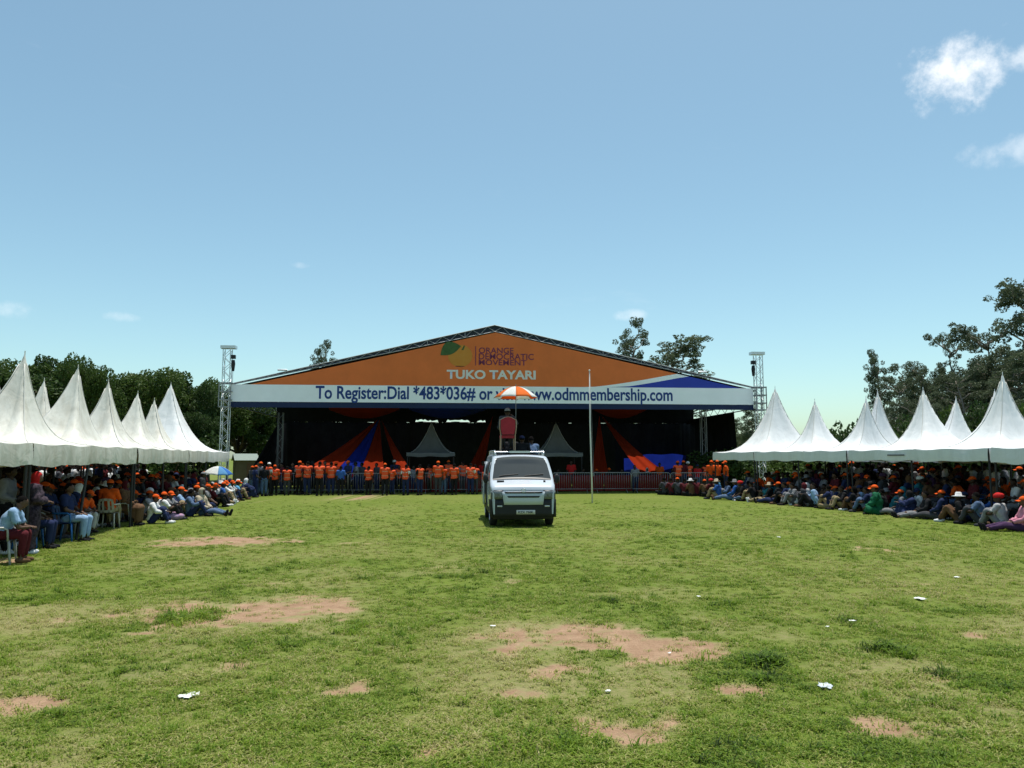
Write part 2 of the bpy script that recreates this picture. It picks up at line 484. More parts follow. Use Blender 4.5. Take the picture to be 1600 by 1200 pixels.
rn = np.random.RandomState(3)
def scatter():
    P, Sx, I, DR = [], [], [], []
    d = 3.2
    while d < 36:
        step = max(.25, d * .03)
        half = d * .70 + 1.6
        dens = 640 * (5.0 / max(d, 4.5)) ** 1.8
        n_ = int(2 * half * step * dens * min(1, max(.0, (36 - d) / 18)))
        x = rn.uniform(-half, half, n_); y = rn.uniform(d, d + step, n_)
        s = soil_mask(x, y) + rn.uniform(-.25, .25, n_)
        clump = fbm(x * 2.2 + 5, y * 2.2, 3)
        thin = thin_mask(x, y)
        dr = np.clip(.55 * dry_mask(x, y) + .65 * thin + .75 * np.clip(soil_mask(x, y), 0, 1) + rn.normal(0, .10, n_) - .8 * np.clip((fbm(x * 1.5 + 70, y * 1.5, 3) - .54) * 5, 0, .8), -.5, 1.2)
        keep = (rn.rand(n_) > np.clip((s - .02) * 1.5, 0, 1)) & (rn.rand(n_) < (.55 + 1.0 * (clump - .25)) * (1 - .6 * thin))
        keep |= (rn.rand(n_) < .09)
        # under the crowds the turf is hidden
        keep &= ~((d > 26) & (np.abs(x) > 15))
        x, y, clump = x[keep], y[keep], clump[keep]; DR.append(dr[keep])
        P.append(np.stack([x, y, ground_z(x, y)], -1))
        Sx.append((.45 + 1.0 * clump + rn.uniform(-.15, .25, len(x))) * (1 + max(0, d - 8) * .006))
        I.append(np.where(rn.rand(len(x)) < .05 * (clump > .5) + .008, rn.randint(7, NT, len(x)), rn.randint(0, 7, len(x))))
        d += step
    # dark rank clumps seen on the field
    for k_, (px, py, n_, rr, sc) in enumerate(((1195, 1037, 46, .075, 1.9), (1390, 1019, 34, .07, 1.8), (1190, 1062, 20, .07, 1.3), (1470, 1054, 24, .11, 1.3),
                                 (1440, 1095, 60, .30, 1.2), (310, 963, 55, .22, 1.6), (280, 965, 30, .15, 1.4), (340, 1015, 40, .4, 1.1), (250, 1130, 40, .35, 1.1), (90, 935, 30, .3, 1.3), (850, 1165, 50, .3, 1.5), (1180, 870, 30, .5, 1.5), (620, 1000, 60, .4, 1.4))):
        c = gp(px, py)
        x = rn.normal(c.x, rr, n_); y = rn.normal(c.y, rr * 1.1, n_)
        P.append(np.stack([x, y, ground_z(x, y)], -1)); Sx.append(rn.uniform(.7, 1.15, n_) * sc); I.append(rn.randint(5, NT, n_)); DR.append(np.full(n_, -.55 if k_ < 4 else -.05))
    return np.concatenate(P), np.concatenate(Sx), np.concatenate(I), np.concatenate(DR)
GP, GS, GI, GD_ = scatter()
pm = bpy.data.meshes.new('grass')
pm.vertices.add(len(GP)); pm.vertices.foreach_set('co', GP.astype(np.float32).ravel())
q = pm.attributes.new('size', 'FLOAT', 'POINT'); q.data.foreach_set('value', GS.astype(np.float32))
q = pm.attributes.new('which', 'INT', 'POINT'); q.data.foreach_set('value', GI.astype(np.int32))
q = pm.attributes.new('dryness', 'FLOAT', 'POINT'); q.data.foreach_set('value', GD_.astype(np.float32))
q = pm.attributes.new('spin', 'FLOAT', 'POINT'); q.data.foreach_set('value', rn.uniform(0, 6.283, len(GP)).astype(np.float32))
grass = tag(link('grass', pm), 'short patchy grass growing over the field', 'grass', kind='stuff')
ng = bpy.data.node_groups.new('grass_nodes', 'GeometryNodeTree')
ng.interface.new_socket('Geometry', in_out='INPUT', socket_type='NodeSocketGeometry')
ng.interface.new_socket('Geometry', in_out='OUTPUT', socket_type='NodeSocketGeometry')
nn, nl = ng.nodes, ng.links
gi, go = nn.new('NodeGroupInput'), nn.new('NodeGroupOutput')
ci = nn.new('GeometryNodeCollectionInfo'); ci.inputs[0].default_value = tuft_col
ci.inputs['Separate Children'].default_value = True; ci.inputs['Reset Children'].default_value = True
ip = nn.new('GeometryNodeInstanceOnPoints'); ip.inputs['Pick Instance'].default_value = True
def na(nm, t):
    a = nn.new('GeometryNodeInputNamedAttribute'); a.data_type = t; a.inputs['Name'].default_value = nm; return a.outputs['Attribute']
cx = nn.new('ShaderNodeCombineXYZ'); nl.new(na('spin', 'FLOAT'), cx.inputs['Z'])
nl.new(gi.outputs[0], ip.inputs['Points']); nl.new(ci.outputs[0], ip.inputs['Instance'])
nl.new(na('which', 'INT'), ip.inputs['Instance Index']); nl.new(na('size', 'FLOAT'), ip.inputs['Scale'])
er = nn.new('FunctionNodeEulerToRotation'); nl.new(cx.outputs[0], er.inputs[0]); nl.new(er.outputs[0], ip.inputs['Rotation'])
nl.new(ip.outputs[0], go.inputs[0])
grass.modifiers.new('grass', 'NODES').node_group = ng

# ------------------------------------------------------------------ trees
def leaf_mat(name, c1, c2):
    m = mat(name, c1, .55, col2=c2, scale=.9, spec=.25)
    n, l = m.node_tree.nodes, m.node_tree.links
    b = n['Principled BSDF']; col = b.inputs['Base Color'].links[0].from_socket
    tr = n.new('ShaderNodeBsdfTranslucent'); l.new(col, tr.inputs['Color'])
    mx = n.new('ShaderNodeMixShader'); mx.inputs[0].default_value = .3
    l.new(b.outputs[0], mx.inputs[1]); l.new(tr.outputs[0], mx.inputs[2]); l.new(mx.outputs[0], n['Material Output'].inputs['Surface'])
    return m
LM = [leaf_mat('leaf_dark', (.030, .060, .015), (.066, .112, .028)), leaf_mat('leaf_mid', (.046, .082, .015), (.096, .150, .032)), leaf_mat('leaf_grey', (.068, .095, .050), (.13, .158, .088))]
BARK = mat('bark', (.10, .075, .055), .9, var=.3, scale=4, bump=.5)
BARKP = mat('bark_pale', (.26, .22, .18), .85, var=.25, scale=3, bump=.3)
def crown_mesh(rnd, clumps, leaf, per, mi_mat, droop=0.0, elong=1.6):
    """clumps: (centre, radii); many small folded leaf faces through each clump's volume"""
    V, F = [], []
    for c, r in clumps:
        n = int(per * (r[0] * r[1] * r[2]) ** .6)
        for _ in range(n):
            while True:
                p = (rnd.uniform(-1, 1), rnd.uniform(-1, 1), rnd.uniform(-1, 1)); q = p[0] ** 2 + p[1] ** 2 + p[2] ** 2
                if .10 < q < 1: break
            f = (q ** .5) ** -.35
            P = Vector((c[0] + p[0] * r[0] * f, c[1] + p[1] * r[1] * f, c[2] + p[2] * r[2] * f))
            a = Vector((rnd.gauss(0, 1), rnd.gauss(0, 1), rnd.gauss(0, .7) - droop)).normalized()
            b = a.cross(Vector((rnd.gauss(0, 1), rnd.gauss(0, 1), rnd.gauss(0, 1)))).normalized()
            L = leaf * rnd.uniform(.6, 1.35); W = L / elong
            o = len(V)
            nrm = a.cross(b) * (W * .3)
            V += [P - a * L * .5, P + b * W * .5 + nrm, P + a * L * .5, P - b * W * .5 + nrm]
            F += [(o, o + 1, o + 2), (o, o + 2, o + 3)]
    me = bpy.data.meshes.new('crown'); me.from_pydata([tuple(v) for v in V], [], F); me.materials.append(mi_mat); me.update()
    return me
def limb(mb, rnd, a, b, r0, r1, n=4, wob=.08):
    a, b = Vector(a), Vector(b); L = (b - a).length
    pts = [a.lerp(b, t / n) + (Vector((rnd.gauss(0, 1), rnd.gauss(0, 1), rnd.gauss(0, .4))) * L * wob * math.sin(math.pi * t / n)) for t in range(n + 1)]
    mb.tube(pts, [r0 + (r1 - r0) * t / n for t in range(n + 1)], 7)
def make_tree(seed, h, w, style):
    rnd = random.Random(seed); mb = MB(); cl = []
    if style == 'dense':
        th = h * .32
        limb(mb, rnd, (0, 0, -.1), (0, 0, th), h * .035, h * .024, 4, .03)
        nl_ = 13
        for i in range(nl_):
            a = 2 * math.pi * i / nl_ + rnd.uniform(-.3, .3); rr = w * rnd.uniform(.18, .42); z = h * rnd.uniform(.38, .85)
            e = Vector((math.cos(a) * rr, math.sin(a) * rr, z))
            limb(mb, rnd, (0, 0, th * rnd.uniform(.75, 1)), e, h * .014, h * .004)
            cl.append((e, (w * rnd.uniform(.12, .2), w * rnd.uniform(.12, .2), h * rnd.uniform(.09, .15))))
            for _ in range(3):
                e2 = e + Vector((rnd.gauss(0, .09) * w, rnd.gauss(0, .09) * w, rnd.gauss(.01, .07) * h)); k = rnd.uniform(.06, .12)
                cl.append((e2, (w * k, w * k, h * k * .85)))
        limb(mb, rnd, (0, 0, th), (rnd.uniform(-.3, .3), 0, h * .9), h * .02, h * .005)
        cl.append(((0, 0, h * .86), (w * .16, w * .16, h * .12)))
        for _ in range(8):
            k = rnd.uniform(.05, .09); a = rnd.uniform(0, 6.28); rr = w * rnd.uniform(.05, .35)
            cl.append(((math.cos(a) * rr, math.sin(a) * rr, h * rnd.uniform(.8, .98) - rr * .35), (w * k, w * k, h * k)))
        return mb.mesh('trunk', BARK, True), crown_mesh(rnd, cl, .30, 330, LM[seed % 2], 0.1)
    if style == 'airy':
        top = Vector((rnd.uniform(-.12, .12) * h, 0, h * .95))
        p0 = Vector((0, 0, -.1)); mid = Vector((rnd.uniform(-.05, .05) * h, 0, h * .45))
        limb(mb, rnd, p0, mid, h * .020, h * .014, 4, .02); limb(mb, rnd, mid, top, h * .014, h * .003, 5, .04)
        for i in range(26):
            t = rnd.uniform(.32, 1.0); b = p0.lerp(mid, t * 2) if t < .5 else mid.lerp(top, t * 2 - 1)
            a = rnd.uniform(0, 6.283); rr = w * rnd.uniform(.18, .5) * (1.25 - .6 * t)
            e = b + Vector((math.cos(a) * rr, math.sin(a) * rr, rr * rnd.uniform(.25, .9)))
            limb(mb, rnd, b, e, h * .007, h * .002, 4, .08)
            k = rnd.uniform(.035, .065)
            cl.append((e, (w * k * 1.5, w * k * 1.5, w * k * 1.1)))
            for _ in range(6):
                f = e.lerp(b, rnd.uniform(-.25, .5)) + Vector((rnd.gauss(0, .07) * w, rnd.gauss(0, .07) * w, rnd.gauss(0, .07) * w)); k = rnd.uniform(.022, .05)
                cl.append((f, (w * k * 1.4, w * k * 1.4, w * k)))
        cl.append((top, (w * .1, w * .1, w * .12)))
        return mb.mesh('trunk', BARKP, True), crown_mesh(rnd, cl, .23, 400, LM[2 if seed % 3 else 1], .8, 2.3)
    # bush
    for i in range(16):
        a = rnd.uniform(0, 6.283); rr = w * rnd.uniform(0, .42); z = h * rnd.uniform(.2, .85) * (1 - rr / w * .5)
        e = Vector((math.cos(a) * rr, math.sin(a) * rr, z)); limb(mb, rnd, (0, 0, -.05), e, .05, .015)
        cl.append((e, (w * rnd.uniform(.1, .2), w * rnd.uniform(.1, .2), h * rnd.uniform(.12, .24))))
    return mb.mesh('trunk', BARK, True), crown_mesh(rnd, cl, .24, 300, LM[seed % 2])
TREE = {}
def tree(style, variant, x, y, h, w, rz, label, group, name=None, cat='tree'):
    key = (style, variant)
    H0 = {'dense': 11, 'airy': 15, 'bush': 3.0}[style]; W0 = {'dense': 10, 'airy': 8, 'bush': 4.5}[style]
    if key not in TREE: TREE[key] = make_tree(variant, H0, W0, style)
    t, c = TREE[key]
    o = thing(name or {'dense': 'broadleaf_tree', 'airy': 'eucalyptus_tree', 'bush': 'bush'}[style], label, cat, (x, y, 0), rz, group)
    o.scale = (w / W0, w / W0, h / H0)
    link('trunk' if style != 'bush' else 'stems', t, o); link('crown' if style != 'bush' else 'foliage', c, o)
    return o
# (centre px, top px y, distance, width) -> height from the picture
def tree_px(style, var, px, top, d, wpx, rz, label, group, **k):
    p = at(px, top, d)
    return tree(style, var, p.x, d, p.z, wpx / FPX * d, rz, label, group, **k)
LG = 'dense trees behind the cream tents'
left_trees = [(-60, 560, 46, 260, 0, 'at the near end of the row'), (8, 562, 50, 150, 1, None), (85, 556, 52, 130, 2, None), (132, 552, 50, 105, 3, None),
              (45, 590, 60, 160, 3, None), (180, 600, 58, 130, 0, None), (232, 574, 55, 150, 1, None), (285, 592, 57, 120, 2, None), (330, 590, 62, 110, 3, None),
              (375, 612, 66, 130, 0, None), (415, 640, 68, 110, 1, None), (318, 640, 56, 80, 2, None)]
ll = ['broad dark tree rising above the nearest cream tent peaks', 'dark round-topped tree behind the tallest cream tent peak', 'dark tree with a lobed top between two cream tent peaks',
      'slender tree with a tufted crown standing above the cream tents', 'shaded background tree filling the gap behind the cream tents', 'low dark tree showing between the middle cream tent peaks',
      'wide rounded tree behind the two small cream tent peaks', 'dark tree directly behind the newest tall white tent peak', 'loose-topped tree beside the lifting tower of the stage',
      'green tree seen through the lifting tower near the beige hut', 'bright green tree between the lifting tower and the black side curtain', 'low leafy tree rising behind the tall white end tent']
for i, (px, top, d, w, v, _) in enumerate(left_trees):
    tree_px('dense', v, px, top, d, w, i * 1.3, ll[i], LG)
rb = random.Random(8)
for i in range(10):
    px = -70 + i * 42
    tree_px('bush', i % 3, px, 668 - rb.uniform(0, 16), 44 + rb.uniform(-1, 3) + i * .9, 110, i * 1.7, 'dense green bush in the hedge behind the cream tents', 'hedge bushes behind the cream tents')
# behind the stage
tree_px('airy', 1, 516, 545, 78, 62, .4, 'small thin-crowned tree above the slope of the stage roof', 'trees behind the stage')
tree_px('airy', 2, 1002, 524, 74, 105, 2.1, 'bare-limbed eucalyptus with a forked top above the stage roof', 'trees behind the stage')
tree_px('airy', 5, 1046, 538, 72, 205, 1.0, 'spreading eucalyptus over the blue corner of the stage gable', 'trees behind the stage')
for i, (px, top, d, w, v) in enumerate([(1172, 640, 80, 60, 5), (1150, 655, 84, 50, 1), (1205, 662, 86, 60, 2)]):
    tree_px('airy', v, px, top, d, w, i, ['slim tree seen under the roof corner by the lifting tower', 'low tree seen between black curtain and tower legs', 'small tree behind the first bright white tent peak'][i], 'trees behind the stage')
RG = 'eucalyptus trees behind the bright white tents'
right_trees = [(1375, 560, 56, 66, 1, 'leaning eucalyptus with a feathery top at the end of the row'), (1412, 588, 60, 90, 2, 'low grey-green eucalyptus behind two bright white peaks'),
               (1472, 536, 58, 92, 4, 'pointed eucalyptus rising above the middle bright white peak'), (1445, 600, 66, 110, 5, 'background eucalyptus filling between the bright white peaks'),
               (1530, 560, 56, 130, 1, 'broad eucalyptus behind the paired bright white peaks'), (1590, 470, 52, 170, 2, 'tallest eucalyptus, overtopping every other tree on the field'),
               (1660, 460, 50, 170, 4, 'tall eucalyptus partly cut off beside the tallest one'), (1580, 560, 48, 150, 5, 'leafy eucalyptus below the tallest tree behind the tents'), (1500, 600, 52, 90, 2, 'short eucalyptus directly behind a bright white peak'),
               (1640, 590, 44, 150, 1, 'short dense eucalyptus at the near end of the row'),
               (1395, 600, 52, 80, 4, 'bushy-topped eucalyptus next to the leaning one'), (1440, 570, 57, 90, 5, 'leafy eucalyptus between the leaning and the pointed ones'), (1505, 585, 50, 110, 1, 'full-crowned eucalyptus beside the pointed one'), (1560, 520, 54, 130, 4, 'tall leafy eucalyptus just behind the tallest peak'), (1415, 640, 46, 90, 2, 'stunted eucalyptus half hidden by a bright white peak')]
for i, (px, top, d, w, v, lab) in enumerate(right_trees):
    tree_px('airy', v, px, top, d, w, i * .9 + .3, lab, RG)
for i in range(9):
    px = 1345 + i * 38
    tree_px('bush', i % 3, px, 652 - rb.uniform(0, 30) - i * 3, 43 + rb.uniform(-2, 3), 105, i * 2.1, 'leafy bush below the eucalyptus trees behind the tents', 'bushes under the eucalyptus trees')
for i in range(16):
    px = 1130 + i * 24
    tree_px('dense', i % 4, px, 682 - rb.uniform(0, 10), 170 + rb.uniform(0, 30), 50, i * 1.1, 'distant hazy tree in the far wood line', 'far wood line')

for i in range(9):
    tree_px('bush', i % 3, 1128 + i * 27, 700 - rb.uniform(0, 6), 47 + rb.uniform(-1, 2), 120, i * 1.9, 'low dark bush glimpsed under the eaves of the bright white tents', 'low bushes behind the bright white tents')
# ------------------------------------------------------------------ stage
SA = Vector((-15.1, 41.0, 0)); SB = Vector((13.96, 43.5, 0))
SW = (SB - SA).length; SYAW = math.atan2(SB.y - SA.y, SB.x - SA.x)
SM = Matrix.Translation(SA) @ Matrix.Rotation(SYAW, 4, 'Z')
SMI = SM.inverted()
def su(px, v=0.0):
    """stage coordinate u at which pixel column px crosses the plane at depth v"""
    r = (px - 800) / FPX * 1.006
    o = SM @ Vector((0, v, 0)); d = (SM.to_3x3() @ Vector((1, 0, 0)))
    return (r * o.y - o.x) / (d.x - r * d.y)
def sl(px, py, v=0.0):
    u = su(px, v); w = SM @ Vector((u, v, 0)); p = at(px, py, w.y)
    return Vector((u, v, p.z))
def on_stage(name, label, cat, u=0, v=0, group=None):
    o = thing(name, label, cat, SM @ Vector((u, v, 0)), SYAW, group); return o
ALU = mat('aluminium', (.62, .64, .66), .38, .85, .1, 12)
ALUT = mat('truss_metal', (.34, .35, .37), .5, .5, .12, 12)
ALUD = mat('grey_steel', (.26, .27, .28), .5, .6, .15, 12)
BLACKC = mat('black_cloth', (.013, .014, .015), .95, var=.3, scale=1.5, spec=.1)
NAVY = mat('navy_vinyl', (.012, .024, .075), .55, var=.15, scale=2, spec=.2)
ORV = mat('orange_vinyl', (.70, .160, .036), .55, var=.09, scale=.8, bump=.35, bscale=1.6, spec=.3)
WHV = mat('white_vinyl', (.84, .88, .93), .5, var=.05, scale=.7, bump=.12, bscale=2.5, spec=.2)
BLV = mat('blue_vinyl', (.030, .055, .38), .55, var=.08, scale=.7, bump=.12, bscale=2.5, spec=.2)
INKB = mat('ink_navy', (.022, .055, .22), .6, var=.04, spec=.2)
INKP = mat('ink_purple', (.17, .035, .085), .6, var=.04, spec=.2)
INKW = mat('ink_white', (.70, .68, .66), .6, var=.04, spec=.2)
INKG = mat('ink_green', (.06, .115, .04), .6, var=.25, scale=5, spec=.2)
INKO = mat('ink_yellow_orange', (.56, .215, .035), .6, col2=(.56, .25, .05), scale=3, spec=.2)

AP = 14.2; ZS, ZT, ZA = 4.92, 5.85, 9.28
def cloth(name, base, t):
    m = mat(name, base, .8, var=.15, scale=1.2, spec=.15)
    n, l = m.node_tree.nodes, m.node_tree.links
    b = n['Principled BSDF']; col = b.inputs['Base Color'].links[0].from_socket
    tr = n.new('ShaderNodeBsdfTranslucent'); l.new(col, tr.inputs['Color'])
    mx = n.new('ShaderNodeMixShader'); mx.inputs[0].default_value = t
    l.new(b.outputs[0], mx.inputs[1]); l.new(tr.outputs[0], mx.inputs[2]); l.new(mx.outputs[0], n['Material Output'].inputs['Surface'])
    return m
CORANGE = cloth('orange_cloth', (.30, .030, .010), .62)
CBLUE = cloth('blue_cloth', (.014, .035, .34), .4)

# the roof
roof = on_stage('stage_roof', 'wide gabled stage roof of dark tarpaulin over the whole platform', 'stage roof')
def slab(P, t=.03):
    """P grid of points -> thin two-sided sheet"""
    mb = MB(); mb.grid(P); mb.grid([[Vector(q) + Vector((0, 0, t)) for q in row] for row in P], flip=True); return mb
RD = 11.4
for sgn in (0, 1):
    P = []
    for i in range(13):
        t = i / 12; u = AP * t if sgn == 0 else SW + (AP - SW) * t
        row = []
        for j in range(9):
            v = .16 + (RD - .16) * j / 8
            sag = -.12 * math.sin(math.pi * ((j * 1.0) % 2) / 2) - .1 * math.sin(math.pi * t)
            row.append(Vector((u, v, 5.72 + (ZA - .05 - 5.72) * t + sag)))
        P.append(row)
    slab(P).build('roof_panel', [NAVY], roof, True)
# rear gable cloth (leaves a ragged slit above the back curtain) and ceiling cloth
mb = MB(); rr = random.Random(3); P0, P1 = [], []
for i in range(241):
    u = SW * i / 240
    top = 5.7 + (ZA - 5.75) * (u / AP if u < AP else (SW - u) / (SW - AP))
    bright = 9.3 < u < 14.3 and (int(u * 1.9) % 4 != 1)
    P0.append(Vector((u, RD, (4.50 if bright else 4.32) + rr.uniform(-.04, .09)))); P1.append(Vector((u, RD, top)))
mb.grid([P0, P1]); mb.build('gable_cloth', [BLACKC], roof)
# side beams, rear posts
for u in (0.05, SW - .05):
    for z in (4.72, 5.12):
        rod('side_beam', (u, .25, z), (u, RD, z - .05), .035, ALUD, roof)
    for k in range(14):
        v = .3 + k * .68
        rod('lattice', (u, v, 4.72 if k % 2 else 5.12), (u, v + .68, 5.12 if k % 2 else 4.72), .016, ALUD, roof)
for (px, v) in ((441, 9.6), (1097, 4.0)):
    uu = su(px, v)
    for a, b in ((-.15, -.15), (.15, -.15), (-.15, .15), (.15, .15)):
        rod('post', (uu + a, v + b, 0), (uu + a, v + b, 4.9), .025, ALUD, roof)
    for k in range(12):
        z = .2 + k * .38
        s = 1 if k % 2 else -1
        rod('lattice', (uu - .15 * s, v - .15, z), (uu + .15 * s, v - .15, z + .38), .012, ALUD, roof)
# gable truss: two chords and a zigzag, on either slope
DARKT = mat('truss_backing', (.020, .028, .045), .8, var=.2, scale=2)
truss = on_stage('gable_truss', 'silver lattice truss following both slopes of the stage gable', 'truss')
for sgn in (0, 1):
    a = Vector((0.15 if sgn == 0 else SW - .15, .07, 5.92)); b = Vector((AP, .07, ZA))
    dz = Vector((0, 0, -.36))
    rod('chord', a, b, .026, ALUT, truss); rod('chord', a + dz * .15, b + dz, .026, ALUT, truss)
    n = 34
    for k in range(n):
        t0, t1 = k / n, (k + 1) / n
        f0, f1 = .15 + .85 * t0, .15 + .85 * t1
        p, q = a.lerp(b, t0), a.lerp(b, t1)
        (rod('web', p, q + dz * f1, .014, ALUT, truss) if k % 2 else rod('web', p + dz * f0, q, .014, ALUT, truss))
        if k % 5 == 0: rod('web', p, p + dz * f0, .018, ALUT, truss)
    mbk = MB(); mbk.grid([[a + Vector((0, .09, .0)), b + Vector((0, .09, .0))], [a + dz * .15 + Vector((0, .09, 0)), b + dz + Vector((0, .09, 0))]])
    mbk.build('backing', [DARKT], truss)
for px, py in ((441, 578), (1098, 581)):
    p = sl(px, py, .1); rod('light_bar', p + Vector((-.25, 0, 0)), p + Vector((.25, 0, 0)), .05, ALU, truss)
# banner
ban = on_stage('gable_banner', 'large orange gable banner with party logo and white registration strip', 'banner')
def panel(name, pts, y, m, th=.006):
    mb = MB(); n = len(pts)
    vs = [Vector((p[0], y, p[1])) for p in pts] + [Vector((p[0], y + th, p[1])) for p in pts]
    fs = [tuple(range(n)), tuple(range(2 * n - 1, n - 1, -1))] + [(i, i + n, (i + 1) % n + n, (i + 1) % n) for i in range(n)]
    mb.add(vs, fs); return mb.build(name, [m], ban)
panel('orange_panel', [(1.0, ZT), (SW - 1.0, ZT), (AP + .05, ZA - .42)], 0, ORV)
uL, uR = su(361), su(1176)
panel('white_strip', [(uL, ZS), (uR, ZS), (uR, ZT), (uL, ZT)], -.020, WHV)
panel('hem', [(uL, ZS - .30), (uR, ZS - .30), (uR, ZS - .004), (uL, ZS - .004)], .004, NAVY)
def P2(px, py):
    q = sl(px, py); return (q.x, q.z)
blue = []
for t in range(9):
    px = 952 + (1076 - 952) * t / 8
    blue.append(P2(px, 607 - 19.5 * (t / 8) ** 1.25))
slope = lambda u: ZT + (ZA - .42 - ZT) * (SW - 1.0 - u) / (SW - 1.0 - AP - .05)
ut = blue[-1][0]; blue[-1] = (ut, slope(ut))
blue.append((SW - 1.02, ZT + .002))
panel('blue_corner', [(blue[0][0], ZT + .004)] + blue[1:], -.010, BLV)
sw = []
for t in range(9):
    px = 912 + (1058 - 912) * t / 8
    sw.append(P2(px, 605.5 - 22 * (t / 8) ** 1.35))
sw[-1] = (sw[-1][0], slope(sw[-1][0]))
sw[0] = (sw[0][0], ZT + .004)
panel('white_swoosh', sw + blue[8:0:-1] + [(blue[0][0], ZT + .004)], -.008, WHV)
def put_text(body, m, px0, px1, py_top, py_bot, bold, y=-.03, name='lettering', sp=1.0):
    a = sl(px0, py_bot); b = sl(px1, py_top)
    o = text_obj(name, body, m, ban, b.x - a.x, b.z - a.z, bold, sp)
    o.location = (a.x, y, a.z); return o
put_text('To Register:Dial *483*036# or visit www.odmmembership.com', INKB, 494, 1050, 606, 629.5, .022)
put_text('ORANGE', INKP, 748, 802.5, 543.5, 552, .009, -.012)
put_text('DEMOCRATIC', INKP, 748, 834, 553, 561.5, .009, -.012)
put_text('MOVEMENT', INKP, 748, 822.5, 562.5, 570.5, .009, -.012)
put_text('TUKO TAYARI', INKW, 698, 837, 579, 592, .035, -.012)
a = sl(743, 571); b = sl(743, 541)
panel('logo_line', [(a.x - .02, a.z), (a.x + .02, a.z), (a.x + .02, b.z), (a.x - .02, b.z)], -.012, INKP, .004)
c = sl(719, 556); r = (sl(738, 556).x - c.x)
panel('logo_fruit', [(c.x + r * math.cos(t) * 1.0, c.z + r * .93 * math.sin(t)) for t in [2 * math.pi * k / 28 for k in range(28)]], -.012, INKO, .004)
lf = []
for k in range(11):
    t = k / 10; lf.append((t, .30 * math.sin(math.pi * t) ** .8 + .12 * math.sin(math.pi * t)))
for k in range(9, 0, -1):
    t = k / 10; lf.append((t, -.16 * math.sin(math.pi * t)))
p0, p1 = sl(688, 555), sl(720, 541)
dx, dz = p1.x - p0.x, p1.z - p0.z
panel('logo_leaf', [(p0.x + dx * t - dz * s, p0.z + dz * t + dx * s) for t, s in lf], -.018, INKG, .004)
s0, s1 = sl(722, 547), sl(725, 540)
panel('logo_stalk', [(s0.x - .05, s0.z), (s0.x + .07, s0.z), (s1.x + .05, s1.z), (s1.x - .02, s1.z)], -.018, INKG, .004)
m0 = sl(712, 573); m1 = sl(725, 571.5)
panel('logo_mark', [(m0.x, m0.z), (m1.x, m0.z), (m1.x, m1.z), (m0.x, m1.z)], -.012, INKP, .004)

# curtains
bc = on_stage('back_curtain', 'black back curtain closing the rear of the stage', 'curtain')
mb = MB(); P = []
BV = 13.6
u0, u1 = su(437, BV), su(1118, BV)
for i in range(121):
    u = u0 + (u1 - u0) * i / 120
    f = .12 * math.sin(i * 1.3) + .05 * math.sin(i * 3.1)
    P.append([Vector((u, BV + f, 0)), Vector((u, BV + f * .7, 2.4)), Vector((u, BV + f * .3, 4.50 + .05 * math.sin(i * .7)))])
mb.grid(P); mb.build('cloth', [BLACKC], bc); rod('curtain_rail', (u0, BV, 4.5), (u1, BV, 4.5), .03, ALUD, bc)
for (lab, side) in (('black side curtain with a slanting edge beside the green trees', 0), ('black side curtain next to the first bright white tent', 1)):
    sc_ = on_stage('side_curtain', lab, 'curtain')
    P = []
    uu = .25 if side == 0 else SW - .25
    for i in range(41):
        t = i / 40; f = .10 * math.sin(i * 1.5)
        if side == 0: vb, vt = 4.8 + (BV - .15 - 4.8) * t, 11.8 + (BV - .15 - 11.8) * t
        else: vb, vt = 2.6 + (BV - .15 - 2.6) * t, 3.0 + (BV - .15 - 3.0) * t
        lean = (-.9 if side == 0 else .1) * (1 - t)
        P.append([Vector((uu + lean + f, vb, 0)), Vector((uu + lean * .5 + f * .7, (vb + vt) / 2, 2.3)), Vector((uu + f * .2, vt, 4.66))])
    mb = MB(); mb.grid(P); mb.build('cloth', [BLACKC], sc_)
# draped cloth strips
def drape(name, label, apex, bl, br, m, group, sagk=.25):
    """apex / bottom-left / bottom-right in stage coordinates (u, v, z)"""
    o = on_stage(name, label, 'drape', apex[0], apex[1], group)
    off = Vector((apex[0], apex[1], 0)); P = []
    n = 16
    for i in range(n + 1):
        t = i / n; row = []
        L = Vector(apex).lerp(Vector(bl), t); Rr = Vector(apex).lerp(Vector(br), t)
        w = (Rr - L).length
        for j in range(13):
            s = j / 12; p = L.lerp(Rr, s)
            p = p + Vector((0, .05 * w * math.sin(s * math.pi * 4), -sagk * math.sin(math.pi * t) - .05 * w * math.sin(math.pi * s)))
            row.append(p - off)
        P.append(row)
    mb = MB(); mb.grid(P); ob = mb.build('cloth', [m], o, True)
    return o
def dp(px, py, v): return sl(px, py, v)
la = dp(592, 655, 8.2); GD = 'draped cloth strips hung on the stage'
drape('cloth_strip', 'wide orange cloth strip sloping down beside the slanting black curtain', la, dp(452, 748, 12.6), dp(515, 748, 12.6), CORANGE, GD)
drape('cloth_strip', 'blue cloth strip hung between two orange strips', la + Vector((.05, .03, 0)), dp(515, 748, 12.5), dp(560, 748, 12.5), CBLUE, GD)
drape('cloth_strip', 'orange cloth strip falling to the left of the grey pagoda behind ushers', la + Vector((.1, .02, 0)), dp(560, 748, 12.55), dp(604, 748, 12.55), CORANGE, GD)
drape('cloth_strip', 'black strip filling the dark gap between orange strips', la + Vector((.15, .02, 0)), dp(604, 748, 12.6), dp(628, 748, 12.6), BLACKC, GD)  # black strip drawn for the dark gap between the orange strips
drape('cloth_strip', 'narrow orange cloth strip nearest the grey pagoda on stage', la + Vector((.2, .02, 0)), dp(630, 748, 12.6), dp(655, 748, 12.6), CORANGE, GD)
ra = dp(938, 648, 8.2)
